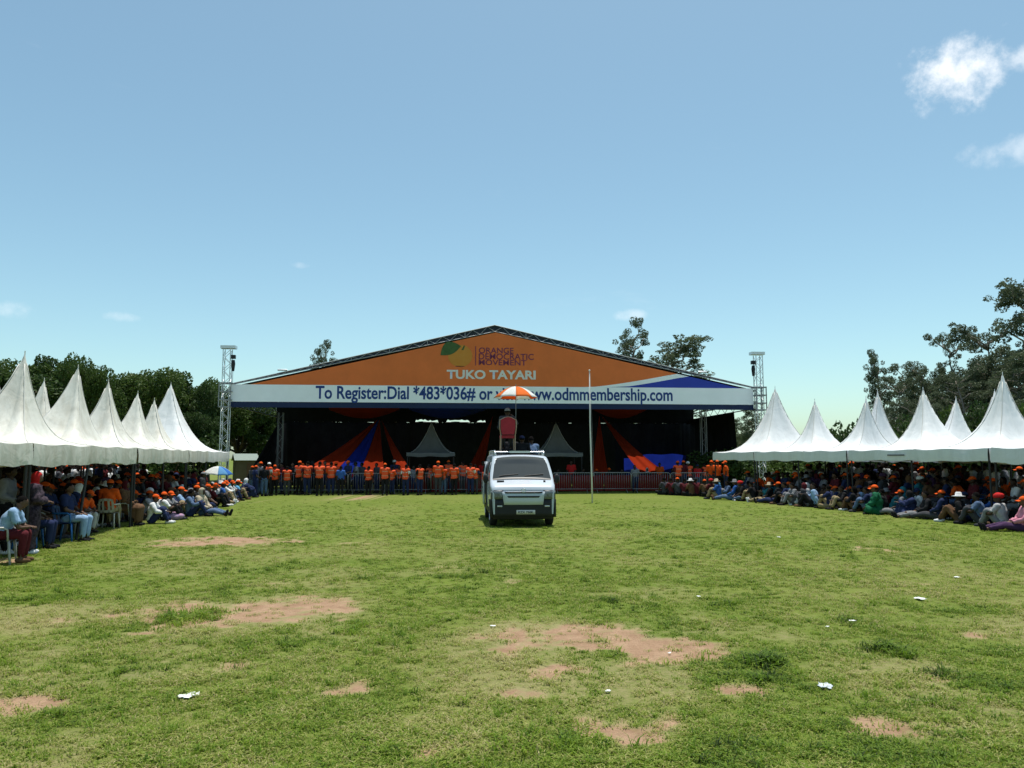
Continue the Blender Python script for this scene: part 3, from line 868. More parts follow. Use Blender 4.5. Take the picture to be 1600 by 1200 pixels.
drape('cloth_strip', 'long orange cloth strip glowing in sunlight over the blue sheet', ra, dp(1004, 745, 13.0), dp(1046, 745, 13.0), CORANGE, GD)
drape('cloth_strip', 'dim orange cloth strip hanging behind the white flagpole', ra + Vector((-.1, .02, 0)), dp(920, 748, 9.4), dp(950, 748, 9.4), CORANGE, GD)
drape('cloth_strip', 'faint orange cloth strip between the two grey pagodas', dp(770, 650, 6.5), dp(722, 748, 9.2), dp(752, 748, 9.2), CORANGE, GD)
bs = on_stage('blue_sheet', 'bright blue cloth sheet stretched low at the rear of the stage', 'sheet')
P = []
for i in range(17):
    t = i / 16; px = 973 + (1093 - 973) * t; row = []
    for j in range(7):
        s = j / 6; topy = 716 - 7 * min(1, t / .4) + 5 * max(0, t - .4) + 1.2 * math.sin(t * 17)
        q = dp(px, topy + (752 - topy) * s, 13.4 - .9 * (1 - s)); row.append(q + Vector((0, .05 * math.sin(i * 1.4), 0)))
    P.append(row)
mb = MB(); mb.grid(P); mb.build('cloth', [CBLUE], bs, True)
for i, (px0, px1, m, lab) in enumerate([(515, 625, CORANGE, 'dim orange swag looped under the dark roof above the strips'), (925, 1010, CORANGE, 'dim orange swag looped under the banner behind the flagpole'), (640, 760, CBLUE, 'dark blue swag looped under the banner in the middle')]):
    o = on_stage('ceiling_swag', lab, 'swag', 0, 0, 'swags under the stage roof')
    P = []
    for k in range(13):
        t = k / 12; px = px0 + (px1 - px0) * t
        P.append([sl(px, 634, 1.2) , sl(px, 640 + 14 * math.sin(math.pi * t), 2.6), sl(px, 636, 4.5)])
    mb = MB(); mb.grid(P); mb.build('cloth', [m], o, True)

# lifting towers
def tower(px, side, lab):
    c = at(px, 716, SA.y if side == 0 else SB.y); c.z = 0
    t = thing('lifting_tower', lab, 'tower', c, SYAW, 'lifting towers of the stage')
    h, s = 7.75, .19
    for a in (-1, 1):
        for b in (-1, 1): rod('leg', (a * s, b * s, .1), (a * s, b * s, h), .026, ALU, t)
    for k in range(20):
        z = .2 + k * .375; e = 1 if k % 2 else -1
        rod('lattice', (-s * e, -s, z), (s * e, -s, z + .375), .013, ALU, t)
        rod('lattice', (-s * e, s, z), (s * e, s, z + .375), .013, ALU, t)
        rod('lattice', (-s, -s * e, z), (-s, s * e, z + .375), .013, ALU, t)
        rod('lattice', (s, -s * e, z), (s, s * e, z + .375), .013, ALU, t)
    MB().box((.05 * (1 if side == 0 else -1), 0, h + .1), (.78, .42, .16)).build('head_block', [ALU], t)
    MB().box((0, 0, .06), (1.2, 1.2, .12)).build('base_plate', [ALUD], t)
    f = 1 if side == 0 else -1
    sleeve = MB()
    for z in (4.62, 5.0, 5.45, 5.9):
        for a in (-1, 1):
            sleeve.box((0, a * .3, z), (.66, .05, .06)); sleeve.box((a * .3, 0, z), (.05, .55, .06))
    for a in (-1, 1):
        for b in (-1, 1): sleeve.box((a * .3, b * .3, 5.26), (.05, .05, 1.34))
    sleeve.build('sleeve_block', [ALUD], t)
    hk = MB(); hk.box((f * .33, -.1, 7.32), (.22, .2, .20)); hk.build('chain_hoist', [mat('black_metal', (.015, .016, .02), .5, .3)], t)
    MB().tube([(f * .33, -.1, 7.15), (f * .33, -.1, 6.95), (f * .33, -.1, 6.55)], [.08, .11, .07], 10).build('chain_bag', [MATS['black_metal']], t)
    rod('chain', (f * .33, -.1, 6.6), (f * .33, -.1, 5.9), .012, ALUD, t)
tower(350, 0, 'silver lifting tower with chain hoist beside the dense trees')
tower(1189, 1, 'silver lifting tower with chain hoist beside the first bright white tent')

# crowd barriers
def make_barrier():
    t = thing('crowd_barrier', 'galvanised steel crowd barrier in the line before the stage', 'barrier', (0, 0, 0), 0, 'crowd barriers in front of the stage')
    L = 2.15
    m = mat('galvanised', (.30, .30, .30), .45, .7, .2, 9)
    fr = MB(); fr.tube([(0, 0, .22), (0, 0, 1.02), (.08, 0, 1.1), (L - .08, 0, 1.1), (L, 0, 1.02), (L, 0, .22)], .021, 8); fr.tube([(0, 0, .22), (L, 0, .22)], .018, 8)
    fr.build('frame', [m], t, True)
    b = MB()
    for k in range(1, 17): b.tube([(L * k / 17, 0, .22), (L * k / 17, 0, 1.1)], .009, 6)
    tag(b.build('bars', [m], t, True), kind='stuff')
    for x in (.25, L - .25):
        f = MB(); f.tube([(x, -.26, .012), (x, -.2, .04), (x, 0, .2), (x, .2, .04), (x, .26, .012)], .016, 6); f.build('foot', [m], t, True)
    return t
bar0 = make_barrier(); first = True
BU = su(418, -.2); k = 0
while BU + 2.2 * k < su(1090, -.2):
    o = bar0 if first else copy_tree(bar0); first = False
    p = SM @ Vector((BU + 2.2 * k, -.2, 0)); o.location = (p.x, p.y, gz(p.x, p.y)); o.rotation_euler = (0, 0, SYAW); k += 1
# cloth-covered tables behind the barriers
REDC = mat('red_cloth', (.17, .018, .014), .85, var=.2, scale=3, spec=.15)
for i in range(9):
    u = su(640, 1.6) + i * 1.86
    t = on_stage('draped_table', 'long table draped in dark red cloth behind the barriers', 'table', u, 1.6, 'red draped tables in front of the stage guests')
    MB().box((.9, .35, .91), (1.80, .70, .02)).build('table_top', [REDC], t)
    P = []
    for k in range(25):
        x = 1.8 * k / 24; f = .02 * math.sin(k * 1.7)
        P.append([Vector((x, -.012 + f - .02, .04)), Vector((x, -.012 + f * .6, .5)), Vector((x, -.012, .925))])
    MB().grid(P).build('cloth_front', [REDC], t, True)
    for x in (.1, 1.7):
        for y in (.1, .6): rod('leg', (x, y, 0), (x, y, .9), .02, ALUD, t)

# flagpole
fp = gp(925.5, 786); ft = at(921, 580, fp.y)
pole = thing('flagpole', 'tall thin white flagpole standing in the grass before the stage', 'flagpole', (fp.x, fp.y, gz(fp.x, fp.y)))
WPAINT = mat('white_paint', (.68, .67, .63), .45, var=.1, scale=3)
MB().tube([(0, 0, 0), (-.02, 0, 1.4), (-.06, 0, ft.z * .6), (ft.x - fp.x, 0, ft.z)], [.038, .036, .032, .018], 10).build('pole', [WPAINT], pole, True)
rod('halyard', (.075, 0, 1.2), (ft.x - fp.x + .03, 0, ft.z - .1), .005, ALUD, pole)
MB().box((.07, 0, 1.2), (.03, .03, .14)).build('cleat', [ALUD], pole)
MB().ball((ft.x - fp.x, 0, ft.z + .03), .04, 10, 6).build('finial', [WPAINT], pole, True)

# hut beyond the field
hp = at(383, 716, 58)
hut = thing('hut', 'small beige hut with a pale green roof between trees and black curtain', 'hut', (hp.x, 58, 0), .5); hut.scale = (.50, .50, .76)
BEIGE = mat('beige_wall', (.14, .11, .07), .9, var=.12, scale=1.5)
MB().box((0, 0, 1.2), (3.0, 2.6, 2.4)).build('wall', [BEIGE], hut)
rf = MB(); rf.add([(-1.75, -1.6, 2.3), (1.75, -1.6, 2.3), (1.75, 0, 2.95), (-1.75, 0, 2.95), (1.75, 1.6, 2.3), (-1.75, 1.6, 2.3)], [(0, 1, 2, 3), (3, 2, 4, 5)])
o = rf.build('roof', [mat('green_sheet', (.15, .21, .18), .6, .0, .1, 3)], hut); md = o.modifiers.new('t', 'SOLIDIFY'); md.thickness = .04
gb = MB(); gb.add([(-1.5, -1.3, 2.402), (-1.5, 1.3, 2.402), (-1.5, 0, 2.9), (1.5, -1.3, 2.402), (1.5, 1.3, 2.402), (1.5, 0, 2.9)], [(0, 2, 1), (3, 4, 5)]); gb.build('gable', [BEIGE], hut)
d_ = MB(); d_.box((.5, -1.32, 1.0), (.85, .05, 2.0)); d_.build('door', [mat('brown_door', (.13, .07, .04), .7)], hut)

# ------------------------------------------------------------------ pagoda tents
def tent_mat(name, base, dirt, amt):
    m = mat(name, base, .5, var=.03, scale=.6, spec=.3)
    n, l = m.node_tree.nodes, m.node_tree.links
    b = n['Principled BSDF']; src = b.inputs['Base Color'].links[0].from_socket
    t = n.new('ShaderNodeTexCoord'); mp = n.new('ShaderNodeMapping'); mp.inputs['Scale'].default_value = (1.2, 1.2, .35)
    l.new(t.outputs['Object'], mp.inputs[0])
    z = n.new('ShaderNodeTexNoise'); z.inputs['Scale'].default_value = 2.2; z.inputs['Detail'].default_value = 8; z.inputs['Roughness'].default_value = .7
    l.new(mp.outputs[0], z.inputs['Vector'])
    r = n.new('ShaderNodeMapRange'); r.inputs['From Min'].default_value = .43; r.inputs['From Max'].default_value = .78; r.inputs['To Max'].default_value = amt
    l.new(z.outputs['Fac'], r.inputs['Value'])
    mx = n.new('ShaderNodeMix'); mx.data_type = 'RGBA'; l.new(r.outputs[0], mx.inputs['Factor']); l.new(src, mx.inputs['A']); mx.inputs['B'].default_value = (*dirt, 1)
    l.new(mx.outputs['Result'], b.inputs['Base Color'])
    z2 = n.new('ShaderNodeTexNoise'); z2.inputs['Scale'].default_value = 1.6; z2.inputs['Detail'].default_value = 3; z2.inputs['Distortion'].default_value = 1.2
    l.new(t.outputs['Object'], z2.inputs['Vector'])
    bp = n.new('ShaderNodeBump'); bp.inputs['Strength'].default_value = .22; bp.inputs['Distance'].default_value = .12
    l.new(z2.outputs['Fac'], bp.inputs['Height']); l.new(bp.outputs[0], b.inputs['Normal'])
    return m
TCREAM = tent_mat('tent_cream', (.70, .685, .62), (.36, .32, .24), .75)
TWHITE = tent_mat('tent_white', (.74, .75, .75), (.5, .5, .48), .45)
TSHADED = tent_mat('tent_shade', (.17, .175, .175), (.10, .10, .10), .5)  # white tent cloth with the stage shade put into its grey
TSEAM = mat('tent_seam', (.60, .59, .55), .6, var=.1, scale=3)
PBLACK = mat('dark_pole', (.035, .035, .038), .5, .4, .2, 8)
tent_n = 0
def tent(N, F, depth, side, peaks, m, label, group, eave=2.19, val=.42, pole_lean=0.0, mid_poles=True, p=4.0):
    """N, F: near and far front corners (x, y); side +1: tent lies to the +x side of the front edge"""
    global tent_n; tent_n += 1
    rnd = random.Random(tent_n)
    N, F = Vector((*N, 0)), Vector((*F, 0)); t = (F - N); L = t.length; t /= L
    b = Vector((t.y, -t.x, 0)) * side
    o = thing('pagoda_tent', label, 'tent', N, 0, group)
    loc = []
    for (x, y, h) in peaks:
        q = Vector((x, y, 0)) - N; loc.append((q.dot(t), q.dot(b), h))
    loc.sort()
    K = len(loc)
    us = []
    brk = [0]
    for i, k_ in enumerate(loc):
        brk.append(k_[0])
        if i + 1 < K: brk.append((k_[0] + loc[i + 1][0]) / 2)
    brk.append(L)
    def seg(a, c, at_c, n=14):
        out = []
        for i in range(n):
            s = i / n; s = 1 - (1 - s) ** 1.7 if at_c else s ** 1.7
            out.append(a + (c - a) * s)
        return out
    for i in range(len(brk) - 1): us += seg(brk[i], brk[i + 1], i % 2 == 0)
    us.append(L)
    vp = sum(q[1] for q in loc) / K
    vss = seg(0, vp, True, 16) + seg(vp, depth, False, 16) + [depth]
    def height(u, v):
        best = 0; near_u = min((q[0] for q in loc), key=lambda a: abs(a - u)); hmax = max(q[2] for q in loc)
        for i, (pu, pv, h) in enumerate(loc):
            pv = vp
            if u < pu: lu = pu if i == 0 else (pu - loc[i - 1][0]) * .66
            else: lu = (L - pu) if i == K - 1 else (loc[i + 1][0] - pu) * .66
            lv = pv if v < pv else depth - pv
            a, c = abs(u - pu) / lu, abs(v - pv) / lv
            r = (a ** 7 + c ** 7) ** (1 / 7); r *= 1 + .13 * (1 - min(a, c) / max(a, c, 1e-6)) ** 2 * (1 - r if r < 1 else 0)
            if r < 1: best = max(best, (h - eave) * ((1 - r) ** p * .95 + .05 * (1 - r)))
        e = eave - .035 * math.sin(math.pi * u / L * (2 * K)) ** 2 if (v < .01 or v > depth - .01) else eave
        e += .012 * (float(fbm(np.array([u * 2.1 + tent_n * 7]), np.array([v * 2.1]), 3)[0]) - .5) * 4 * (0 if (v < .01 or v > depth - .01 or u < .01 or u > L - .01) else 1)
        if best > 0:
            rr_ = min(1, (best / (hmax - eave)) ** .3); th_ = math.atan2(v - vp, u - near_u)
            e += .020 * math.sin(th_ * 11 + tent_n) * math.sin(math.pi * rr_) * (.6 + .4 * math.sin(th_ * 3 + tent_n * 2))
        return e + best
    P = [[t * u + b * v + Vector((0, 0, height(u, v))) for v in vss] for u in us]
    can = MB().grid(P, flip=side < 0).build('canopy', [m], o, False)
    can.data.polygons.foreach_set('use_smooth', [True] * len(can.data.polygons))
    sd_ = can.modifiers.new('t', 'SOLIDIFY'); sd_.thickness = .012; sd_.offset = -1
    for i, (pu, pv, h) in enumerate(loc):
        l0 = pu if i == 0 else (pu - loc[i - 1][0]) * .5; l1 = (L - pu) if i == K - 1 else (loc[i + 1][0] - pu) * .5
        for (eu, ev) in ((pu - l0, 0), (pu + l1, 0), (pu - l0, depth), (pu + l1, depth)):
            pts_ = []
            for q in range(23):
                s_ = .03 + .965 * q / 22; u_, v_ = pu + (eu - pu) * s_, vp + (ev - vp) * s_
                pts_.append(t * u_ + b * v_ + Vector((0, 0, height(u_, v_) + .004)))
            MB().tube(pts_, .012, 5).build('seam', [TSEAM], o, True)
    # valance on the four sides
    def val_side(A, B, out):
        n = int((B - A).length / .11) + 1; P = []
        ph = rnd.uniform(0, 6)
        for i in range(n + 1):
            s = i / n; q = A.lerp(B, s)
            sag = .035 * math.sin(math.pi * s * (2 * K if (B - A).length > depth * .9 and K > 1 else 2)) ** 2
            w = .034 * (float(fbm(np.array([i * .09 + ph * 9]), np.array([ph]), 3)[0]) - .5) + .006 * math.sin(i * 1.1 + 2 * math.sin(i * .37 + ph))
            bot = val + .10 * (float(fbm(np.array([i * .16 + ph * 5]), np.array([ph + 3]), 3)[0]) - .5)
            z = eave - sag
            P.append([q + out * (.014 + w * .1) + Vector((0, 0, z + .004)), q + out * (.03 + w) + Vector((0, 0, z - bot * .5)), q + out * (.02 + w * 1.8) + Vector((0, 0, z - bot))])
        MB().grid(P).build('valance', [m], o, True)
    c00, c10, c01, c11 = Vector((0, 0, 0)), t * L, b * depth, t * L + b * depth
    val_side(c00, c10, -b); val_side(c01, c11, b); val_side(c00, c01, -t); val_side(c10, c11, t)
    pts = [(0.06, .06), (L - .06, .06), (0.06, depth - .06), (L - .06, depth - .06)]
    if K > 1 and mid_poles: pts += [(L / 2, .06), (L / 2, depth - .06)]
    for (u, v) in pts:
        q = t * u + b * v; w = N + q
        lean = (t * pole_lean - b * abs(pole_lean) * .3) if (v < .1 and abs(u - L / 2) < .01) else Vector((0, 0, 0))
        rod('pole', q + Vector((0, 0, eave - .02)), q - lean * 1.0 + Vector((0, 0, gz(w.x, w.y) - .03)), .032, PBLACK, o, 8)
    for (pu, pv, h) in loc:
        rod('finial', t * pu + b * vp + Vector((0, 0, h - .12)), t * pu + b * vp + Vector((0, 0, h + .05)), .011, m, o, 6)
    for a_, b_ in ((c00, c10), (c01, c11), (c00, c01), (c10, c11)):
        sh = (c11 * .5 - (a_ + b_) * .5).normalized() * .06
        rod('eave_bar', a_ + sh + Vector((0, 0, eave - .07)), b_ + sh + Vector((0, 0, eave - .07)), .022, PBLACK, o, 6)
    return o
LT = 'weathered cream tents along the field'; RT = 'bright white tents along the field'
tent((-8.25, 8.6), (-9.38, 15.05), 3.6, -1, [(-9.9, 10.4, 4.2), (-10.25, 13.4, 4.2)], TCREAM, 'cream twin-peak tent whose corner has paired poles at the near end', LT)
tent((-9.42, 15.15), (-10.55, 21.65), 3.6, -1, [(-10.66, 16.75, 4.2), (-11.28, 19.75, 4.27)], TCREAM, 'cream twin-peak tent with a leaning middle pole and deep stained valance', LT, pole_lean=.35)
tent((-10.57, 21.75), (-11.85, 28.2), 3.6, -1, [(-12.2, 23.3, 4.26), (-13.0, 26.4, 4.17)], TCREAM, 'cream twin-peak tent between the leaning-pole tent and the single-peak tent', LT)
tent((-11.87, 28.3), (-12.5, 31.7), 3.6, -1, [(-14.05, 30.1, 4.22)], TCREAM, 'small single-peak cream tent next to the tall white end tent', LT)
tent((-12.75, 32.3), (-13.5, 36.8), 4.6, -1, [(-15.3, 34.3, 5.25)], TWHITE, 'tall clean white tent at the stage end of the cream row', LT, p=2.6)
tent((-13.0, 19.7), (-14.2, 26.4), 3.4, -1, [(-14.75, 21.7, 4.4), (-15.2, 24.95, 4.47)], TCREAM, 'twin-peak cream tent standing in the row behind', LT)
tent((14.6, 15.6), (13.74, 22.1), 3.8, 1, [(16.0, 17.2, 4.5), (15.75, 20.6, 4.5)], TWHITE, 'bright white twin-peak tent at the near end with a dark seam', RT)
tent((13.72, 22.2), (12.65, 28.95), 3.8, 1, [(15.2, 23.85, 4.54), (14.9, 27.5, 4.4)], TWHITE, 'bright white twin-peak tent with a printed mark on its valance', RT, val=.36)
tent((12.6, 29.05), (10.85, 34.45), 3.8, 1, [(14.12, 30.55, 4.33), (13.2, 33.4, 4.44)], TWHITE, 'bright white twin-peak tent second from the stage curtain', RT, val=.38)
tent((10.83, 34.55), (10.05, 38.5), 4.4, 1, [(12.62, 36.7, 5.3)], TWHITE, 'tall single-peak white tent against the black side curtain', RT, val=.36, p=2.7)
tent((16.4, 27.0), (16.1, 33.5), 4.2, 1, [(18.25, 29.9, 4.55), (19.4, 32.4, 4.45)], TWHITE, 'white twin-peak tent behind the marked-valance tent', RT)
tent((15.4, 34.2), (15.2, 38.4), 3.8, 1, [(17.2, 36.0, 5.1)], TWHITE, 'white single-peak tent in the back row by the leaning eucalyptus', RT)
mk = bpy.data.objects['pagoda_tent.007']
tN = (Vector((12.65, 28.95, 0)) - Vector((13.72, 22.2, 0))).normalized()
MB().grid([[tN * (3.6 + a) + Vector((-.062, -.01, z)) for z in (1.98, 2.03)] for a in (0, .9)]).build('printed_mark', [mat('grey_print', (.16, .16, .17), .6)], mk)
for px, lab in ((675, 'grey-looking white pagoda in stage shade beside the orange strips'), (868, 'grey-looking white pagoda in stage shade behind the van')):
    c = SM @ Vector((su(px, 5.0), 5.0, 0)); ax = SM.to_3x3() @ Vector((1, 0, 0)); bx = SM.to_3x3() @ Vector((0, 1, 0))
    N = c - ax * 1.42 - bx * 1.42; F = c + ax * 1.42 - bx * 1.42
    tent((N.x, N.y), (F.x, F.y), 2.84, -1, [(c.x, c.y, 4.1)], TSHADED, lab, 'white pagodas under the stage roof', eave=2.22, val=.2, p=1.9)
# ------------------------------------------------------------------ van
VW = mat('van_paint', (.50, .55, .61), .25, var=.03, scale=2, coat=.6, spec=.5)
VB = mat('bumper_plastic', (.012, .0125, .014), .6, var=.2, scale=6)
VG = mat('van_glass', (.020, .025, .031), .04, var=.1, spec=.5)
VG.node_tree.nodes['Principled BSDF'].inputs['IOR'].default_value = 1.62
VK = mat('van_black', (.012, .012, .014), .45, var=.2)
VCH = mat('chrome', (.75, .77, .8), .15, 1.0, .05)
VL = mat('headlight_glass', (.12, .135, .14), .15, var=.6, scale=16, spec=.8)
RUB = mat('tyre_rubber', (.018, .018, .019), .9, var=.3, scale=20)
VINT = mat('cabin_dark', (.01, .01, .011), .9)  # flat patches in this colour stand for dark openings into the cabin
vf = gp(818, 824)
VYAW = R(4.6)
van = thing('van', 'white minibus with roof rack and open sliding door on the field', 'van', (vf.x, vf.y, gz(vf.x, vf.y)), VYAW)
VLEN, VH = 4.75, 2.02
def vtop(y):
    K = [(0, .99), (.05, 1.10), (.14, 1.155), (.40, 1.275), (.46, 1.305), (1.01, 1.905), (1.14, 1.96), (1.6, 1.995), (2.4, 2.02), (4.3, 2.0), (4.6, 1.93), (4.75, 1.75)]
    for (a, za), (b, zb) in zip(K, K[1:]):
        if y <= b: return za + (zb - za) * (y - a) / (b - a)
    return K[-1][1]
def vhw(z): # half width at height z
    K = [(.2, .87), (.35, .905), (.7, .925), (1.1, .925), (1.4, .905), (1.6, .87), (1.9, .805), (2.05, .77)]
    if z <= K[0][0]: return K[0][1]
    for (a, wa), (b, wb) in zip(K, K[1:]):
        if z <= b: return wa + (wb - wa) * (z - a) / (b - a)
    return K[-1][1]
def vplan(y): # narrowing of the nose and tail
    if y < .5: return 1 - .075 * (1 - y / .5) ** 2.2
    if y > 4.4: return 1 - .05 * ((y - 4.4) / .35) ** 2
    return 1
def section(y, z0=.36):
    zt = vtop(y); k = vplan(y); out = []
    rad = min(.10, (zt - z0) * .3)
    nz_ = 9
    side = [(vhw(z0 + (zt - rad - z0) * i / nz_) * k, z0 + (zt - rad - z0) * i / nz_) for i in range(nz_ + 1)]
    xr, zr = side[-1]
    arc = [(xr - rad * (1 - math.cos(a)) * 1.1, zr + rad * math.sin(a)) for a in [math.pi / 2 * i / 5 for i in range(1, 6)]]
    xa = arc[-1][0]
    crown = [(xa * (1 - i / 6), zt + .035 * (1 - (1 - i / 6) ** 2) * (1 if y > .9 else .6)) for i in range(1, 7)]
    half = side + arc + crown
    return [Vector((x, y, z)) for x, z in half] + [Vector((-x, y, z)) for x, z in half[-2::-1]]
ST = [0, .02, .05, .10, .16, .24, .32, .40, .46, .56, .68, .80, .90, .99, 1.06, 1.14, 1.25, 1.4, 1.6, 2.0, 2.4, 2.8, 3.2, 3.6, 4.0, 4.3, 4.45, 4.6, 4.69, 4.75]
secs = [section(y) for y in ST]
for s_, sc_ in ((0, .955), (1, .985)):
    for q in secs[s_]: q.x *= sc_; q.z = .36 + (q.z - .36) * (.97 if s_ == 0 else .99)
body = MB(); body.grid(secs, flip=True)
n_ = len(secs[0])
body.add(secs[0], [tuple(range(n_))]); body.add(secs[-1], [tuple(range(n_ - 1, -1, -1))])
bo = body.build('body', [VW], van, True)
MB().box((0, 2.4, .33), (1.5, 4.2, .12)).build('underside', [VK], van)
def top_patch(name, ya, yb, wa, wb, off, m, n=10, k=12, bow=.0, parent=van):
    P = []
    for i in range(n + 1):
        y = ya + (yb - ya) * i / n; w = wa + (wb - wa) * i / n; row = []
        for j in range(k + 1):
            s = -1 + 2 * j / k; e = abs(s)
            yy = y + bow * e ** 2
            zt = vtop(yy); row.append(Vector((w * s, yy - off * .7, zt + .035 * (1 - (w * e / (vhw(zt) * .86)) ** 2) * (.6 if yy < .9 else 1) + off - (.02 * e ** 4))))
        P.append(row)
    return MB().grid(P, flip=True).build(name, [m], parent, True)
wsh = top_patch('windscreen', .48, 1.02, .835, .735, .012, VG)
top_patch('cowl', .42, .48, .82, .835, .016, VK, 2)
for sx in (-1, 1):
    w0 = Vector((sx * .36 - .28, .50, vtop(.50) + .055)); w1 = Vector((sx * .36 + .26, .545, vtop(.545) + .052))
    rod('wiper', w0, w1, .012, VK, van)
def side_patch(name, s, y0, y1, z0, z1, off, m, parent=van, slant=0.0, n=6, k=8):
    P = []
    for i in range(n + 1):
        z = z0 + (z1 - z0) * i / n; row = []
        for j in range(k + 1):
            ya = y0 + slant * i / n
            y = ya + (y1 - ya) * j / k; row.append(Vector((s * (vhw(z) * vplan(y) + off), y, z)))
        P.append(row)
    return MB().grid(P, flip=s < 0).build(name, [m], parent, True)
for s in (-1, 1):
    side_patch('front_window', s, .62, 1.55, 1.26, 1.76, .006, VG, slant=.42)
    if s > 0: side_patch('side_window', s, 1.7, 2.75, 1.24, 1.76, .006, VG)
    side_patch('rear_window', s, 2.95, 4.45, 1.24, 1.76, .006, VG)
    side_patch('sill', s, .95, 3.4, .36, .50, .010, VB)
    mr_ = MB(); mr_.ball((s * 1.02, .62, 1.32), (.075, .06, .14), 10, 8); mi_ = mr_.build('mirror', [VB], van, True)
    g_ = MB(); g_.box((s * 1.02, .675, 1.32), (.11, .012, .22)); g_.build('mirror_glass', [VCH], mi_)
    rod('mirror_arm', (s * .84, .66, 1.27), (s * .98, .63, 1.29), .022, VB, mi_)
    for y in (.72, 3.55):
        arch = MB(); P = []
        for k in range(17):
            a = math.pi * k / 16; P.append([Vector((s * (.912 if y > 1 else .905), y + r_ * math.cos(a), .33 + r_ * math.sin(a))) for r_ in (.0, .40)])
        arch.grid(P, flip=s > 0).build('wheel_arch', [VK], van)
        w = link('wheel', MB().lathe([(.17, .085), (.20, .09), (.30, .10), (.335, .075), (.345, .0), (.335, -.075), (.30, -.10), (.17, -.09)], 28, axis='x').mesh('tyre', RUB, True), van, (s * .80, y, .345))
        rim = MB(); rim.lathe([(.0, .03), (.06, .035), (.07, .015), (.15, .0), (.19, .06), (.2, .088)], 20, axis='x')
        r2 = rim.build('rim', [ALU], w, True); r2.scale = (s * 1.2, 1, 1)
# open sliding door: dark patch for the shaded opening and the door slid back, proud of the side
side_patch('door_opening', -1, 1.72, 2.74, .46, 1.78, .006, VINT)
dr = side_patch('sliding_door', -1, 2.62, 3.70, .48, 1.80, .085, VW)
sdm = dr.modifiers.new('t', 'SOLIDIFY'); sdm.thickness = .05
side_patch('door_window', -1, 2.74, 3.58, 1.24, 1.72, .092, VG, dr)
hd = MB(); hd.box((-1.02, 2.72, 1.0), (.03, .16, .035)); hd.build('handle', [VK], dr)
side_patch('door_seam', -1, 1.60, 1.615, .50, 1.78, .004, VK); side_patch('door_seam', 1, 1.60, 1.615, .50, 1.78, .004, VK)
# nose: bumper, grille, lamps, plate
def nose(name, x0, x1, z0, z1, off, m, k=14, n=3, parent=van, x0t=None, x1t=None, round_=0.0):
    """a strip wrapped round the nose, raised off the body by off"""
    P = []
    for i in range(n + 1):
        t = i / n; z = z0 + (z1 - z0) * t; a = x0 + ((x0 if x0t is None else x0t) - x0) * t; b = x1 + ((x1 if x1t is None else x1t) - x1) * t
        row = []
        for j in range(k + 1):
            x = a + (b - a) * j / k
            e = min(1, abs(x) / .93)
            y = .035 * e ** 2 + .30 * max(0, e - .80) ** 1.5 * 4.0 + .10 * max(0, z - .95)
            row.append(Vector((x, y - off, z)))
        P.append(row)
    o = MB().grid(P).build(name, [m], parent, True)
    s_ = o.modifiers.new('t', 'SOLIDIFY'); s_.thickness = .05; s_.offset = -1
    return o
nose('bumper', -.925, .925, .27, .76, .040, VB, 40, 4)
nose('lower_valance', -.84, .84, .22, .32, .020, VK, 20, 2)
nose('grille_panel', -.54, .54, .62, .98, .055, VW, 10, 3, x0t=-.60, x1t=.60)
nose('grille_slot', -.42, .42, .815, .862, .064, VK, 10, 1, x0t=-.46, x1t=.46)
nose('grille_slot', -.50, .50, .935, .978, .066, VK, 10, 1, x0t=-.54, x1t=.54)
for s in (-1, 1):
    a, b = (.58, .885) if s > 0 else (-.885, -.58)
    nose('headlight_surround', a - .02, b + .02, .755, 1.02, .040, VK, 6, 3)
    side_patch('bumper_corner', s, .02, .40, .27, .76, .022, VB, k=14)
    hl = nose('headlight', a, b, .775, 1.005, .050, VL, 6, 3, x0t=(a + (.03 if s > 0 else -.02)), x1t=(b + (.02 if s > 0 else -.03)))
    lb = MB(); lb.ball((s * .70, .005, .90), (.075, .03, .07), 12, 8); lb.build('reflector', [VCH], hl, True)
    lb = MB(); lb.ball((s * .82, .065, .90), (.04, .02, .06), 10, 6); lb.build('indicator', [mat('amber', (.45, .20, .05), .3)], hl, True)
    fg = nose('fog_lamp', s * .66 - .07, s * .66 + .07, .56, .60, .045, mat('fog_glass', (.55, .56, .56), .2, spec=.8), 4, 1)
pl = nose('number_plate', -.20, .32, .36, .475, .062, mat('plate_white', (.62, .61, .56), .5, var=.05), 4, 1)
tx = text_obj('plate_lettering', 'KZX 750K', VK, pl, .42, .065, .02); tx.location = (-.15, -.068, .383)
bd = MB(); 
ring = [(.075 * math.cos(a), -.078, 1.015 + .05 * math.sin(a)) for a in [2 * math.pi * k / 20 for k in range(21)]]
bd.tube(ring, .008, 6, cap=False); bd.tube([(.06 * math.cos(a), -.080, 1.033 + .018 * math.sin(a)) for a in [2 * math.pi * k / 16 for k in range(17)]], .007, 6, cap=False)
bd.tube([(.022 * math.cos(a), -.080, 1.008 + .038 * math.sin(a)) for a in [2 * math.pi * k / 16 for k in range(17)]], .007, 6, cap=False)
bd.build('badge', [VCH], van, True)
nose('hood_seam', -.80, .80, 1.012, 1.019, .012, VK, 14, 1)
for x, dx in ((-.62, .2), (.62, .06)):
    p = MB(); p.box((x, .285, vtop(.28) + .035), (dx, .012, .05), Matrix.Rotation(R(-20), 3, 'X')); p.build('washer_mark', [VB], van)
